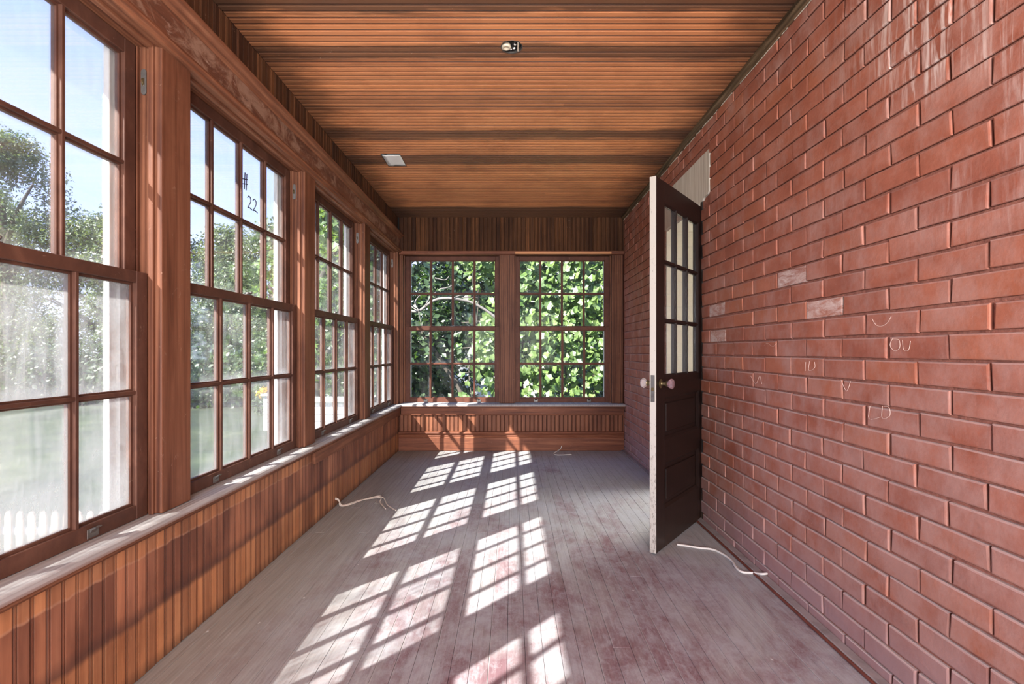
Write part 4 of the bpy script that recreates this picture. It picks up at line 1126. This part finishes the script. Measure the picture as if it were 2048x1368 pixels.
# pale arching limb seen through the upper panes of the left far window
e = bpy.data.objects.new('bent_sapling', None); COL.objects.link(e); e.location = (0, 8.2, 0)
tag(e, 'bare pale sapling arching over behind the left far window', 'tree')
def at(px, py, Y): return ((px-1024)*Y/1024, Y-8.2, 1.10-(py-702)*Y/1024)
bm = new_bm(); tube(bm, smooth_path([(-2.05, 0.05, -1.2), (-2.0, 0.05, 0.2), (-1.85, 0.02, 1.2), at(812, 628, 8.2), at(838, 622, 8.2), at(870, 600, 8.2), at(905, 597, 8.15), at(945, 606, 8.2), at(985, 630, 8.25), at(1010, 655, 8.3)], 6), 0.024, 8, taper=0.85)
obj('limb', bm, M['bark_pale'], e, smooth=True)
for pts in ([(838, 622), (830, 606), (838, 592), (848, 586)], [(850, 612), (862, 592), (872, 584)], [(905, 597), (925, 590), (945, 596)], [(836, 622), (822, 612), (816, 600)], [(870, 556), (890, 560), (898, 552)], [(880, 578), (896, 575), (908, 568)], [(838, 624), (842, 645), (850, 668)]):
    bm = new_bm(); tube(bm, smooth_path([at(a, b, 8.12+0.05*k) for k, (a, b) in enumerate(pts)], 4), 0.011, 5, taper=0.4); obj('twig', bm, M['bark_pale'], e, smooth=True)
e = bpy.data.objects.new('leaning_trunk', None); COL.objects.link(e); e.location = (-0.8, 9.9, G)
tag(e, 'leaning grey tree trunk behind the lower panes of the left far window', 'tree trunk')
bm = new_bm(); tube(bm, smooth_path([(0.10, 0, -0.1), (-0.15, 0, 1.3), (-0.50, 0, 1.9), (-0.95, 0, 2.6)], 5), 0.06, 10, taper=0.6); obj('bark', bm, M['bark'], e, smooth=True)

# ------------------------------------------------------------------ leafy vine against the right far window
e = bpy.data.objects.new('vine', None); COL.objects.link(e); e.location = (0.7, 8.8, G)
tag(e, 'broad leaved vine hanging right outside the right far window', 'vine')
bm = new_bm()
for k in range(10):
    x = -1.5 + 0.36*k
    tube(bm, smooth_path([(x*0.6, 0.25, -0.05), (x+R.uniform(-.15, .15), 0.32, 1.6), (x+R.uniform(-.25, .25), 0.38, 3.0), (x+R.uniform(-.3, .3), 0.3, 4.4)], 5), 0.014, 6, taper=0.5)
for k in range(6):
    z = 1.8 + 0.45*k; tube(bm, smooth_path([(-1.6, 0.34, z), (-0.4, 0.3, z+R.uniform(-.15, .15)), (0.5, 0.26, z+R.uniform(-.15, .15)), (1.5, 0.22, z)], 5), 0.010, 5)
obj('stems', bm, M['bark'], e, smooth=True)
def vleaf(k):
    rr = random.Random(900+k)
    out = []
    lob = [(0, 0.55), (35, 0.40), (62, 0.52), (95, 0.36), (125, 0.46), (160, 0.30), (180, 0.14)]
    pts = [(math.sin(math.radians(a))*r, math.cos(math.radians(a))*r) for a, r in lob]
    pts = pts + [(-x, y) for x, y in pts[1:-1][::-1]]
    bm = new_bm(); c = bm.verts.new((0, -0.05, 0)); vs = []
    for (x, y) in pts:
        z = 0.22*abs(x)*rr.uniform(0.6, 1.4) - 0.25*y*y*rr.uniform(0.4, 1.2)
        vs.append(bm.verts.new((x*rr.uniform(.9, 1.1), y, z)))
    for i in range(len(vs)): bm.faces.new((c, vs[i], vs[(i+1) % len(vs)]))
    return mesh_of(bm, 'leaf', M['leaf_vine'])
VL = [vleaf(k) for k in range(6)]
spots = []
while len(spots) < 3800:
    x = R.uniform(-1.7, 1.75); z = R.uniform(0.9, 4.6); yy = R.uniform(-0.15, 0.6)
    # thin out to the left and towards the bottom, like the hanging mass in the picture
    left = -1.22 + 0.22*math.sin(z*2.3) - (0.5 if z > 3.5 else 0)
    if x < left and R.random() < 0.93: continue
    if z < 1.75 + 0.3*math.sin(x*5) and R.random() < 0.6: continue
    spots.append((x, yy, z, R.uniform(0.11, 0.20)))
spots.sort(key=lambda s: s[1] - s[3]*3)
def lrot():
    # faces lean towards the sun side, tips hang down
    return (math.radians(R.uniform(35, 100)), math.radians(R.uniform(-35, 35)), math.radians(R.uniform(-75, 55)))
for (x, yy, z, s) in spots[:290]:
    link('leaf', VL[R.randrange(6)], e, loc=(x, yy, z), rot=(lrot()[0]+PI*0, lrot()[1], lrot()[2]), scale=(s, s, s))
from mathutils import Euler
big = new_bm()
for (x, yy, z, s) in spots[290:]:
    me = VL[R.randrange(6)].copy(); me.transform(Matrix.Translation((x, yy, z)) @ Euler(lrot()).to_matrix().to_4x4() @ Matrix.Scale(s, 4)); big.from_mesh(me); bpy.data.meshes.remove(me)
me = bpy.data.meshes.new('leaves'); big.to_mesh(me); big.free(); me.materials.append(M['leaf_vine'])
o = link('leaves', me, e); o['kind'] = 'stuff'
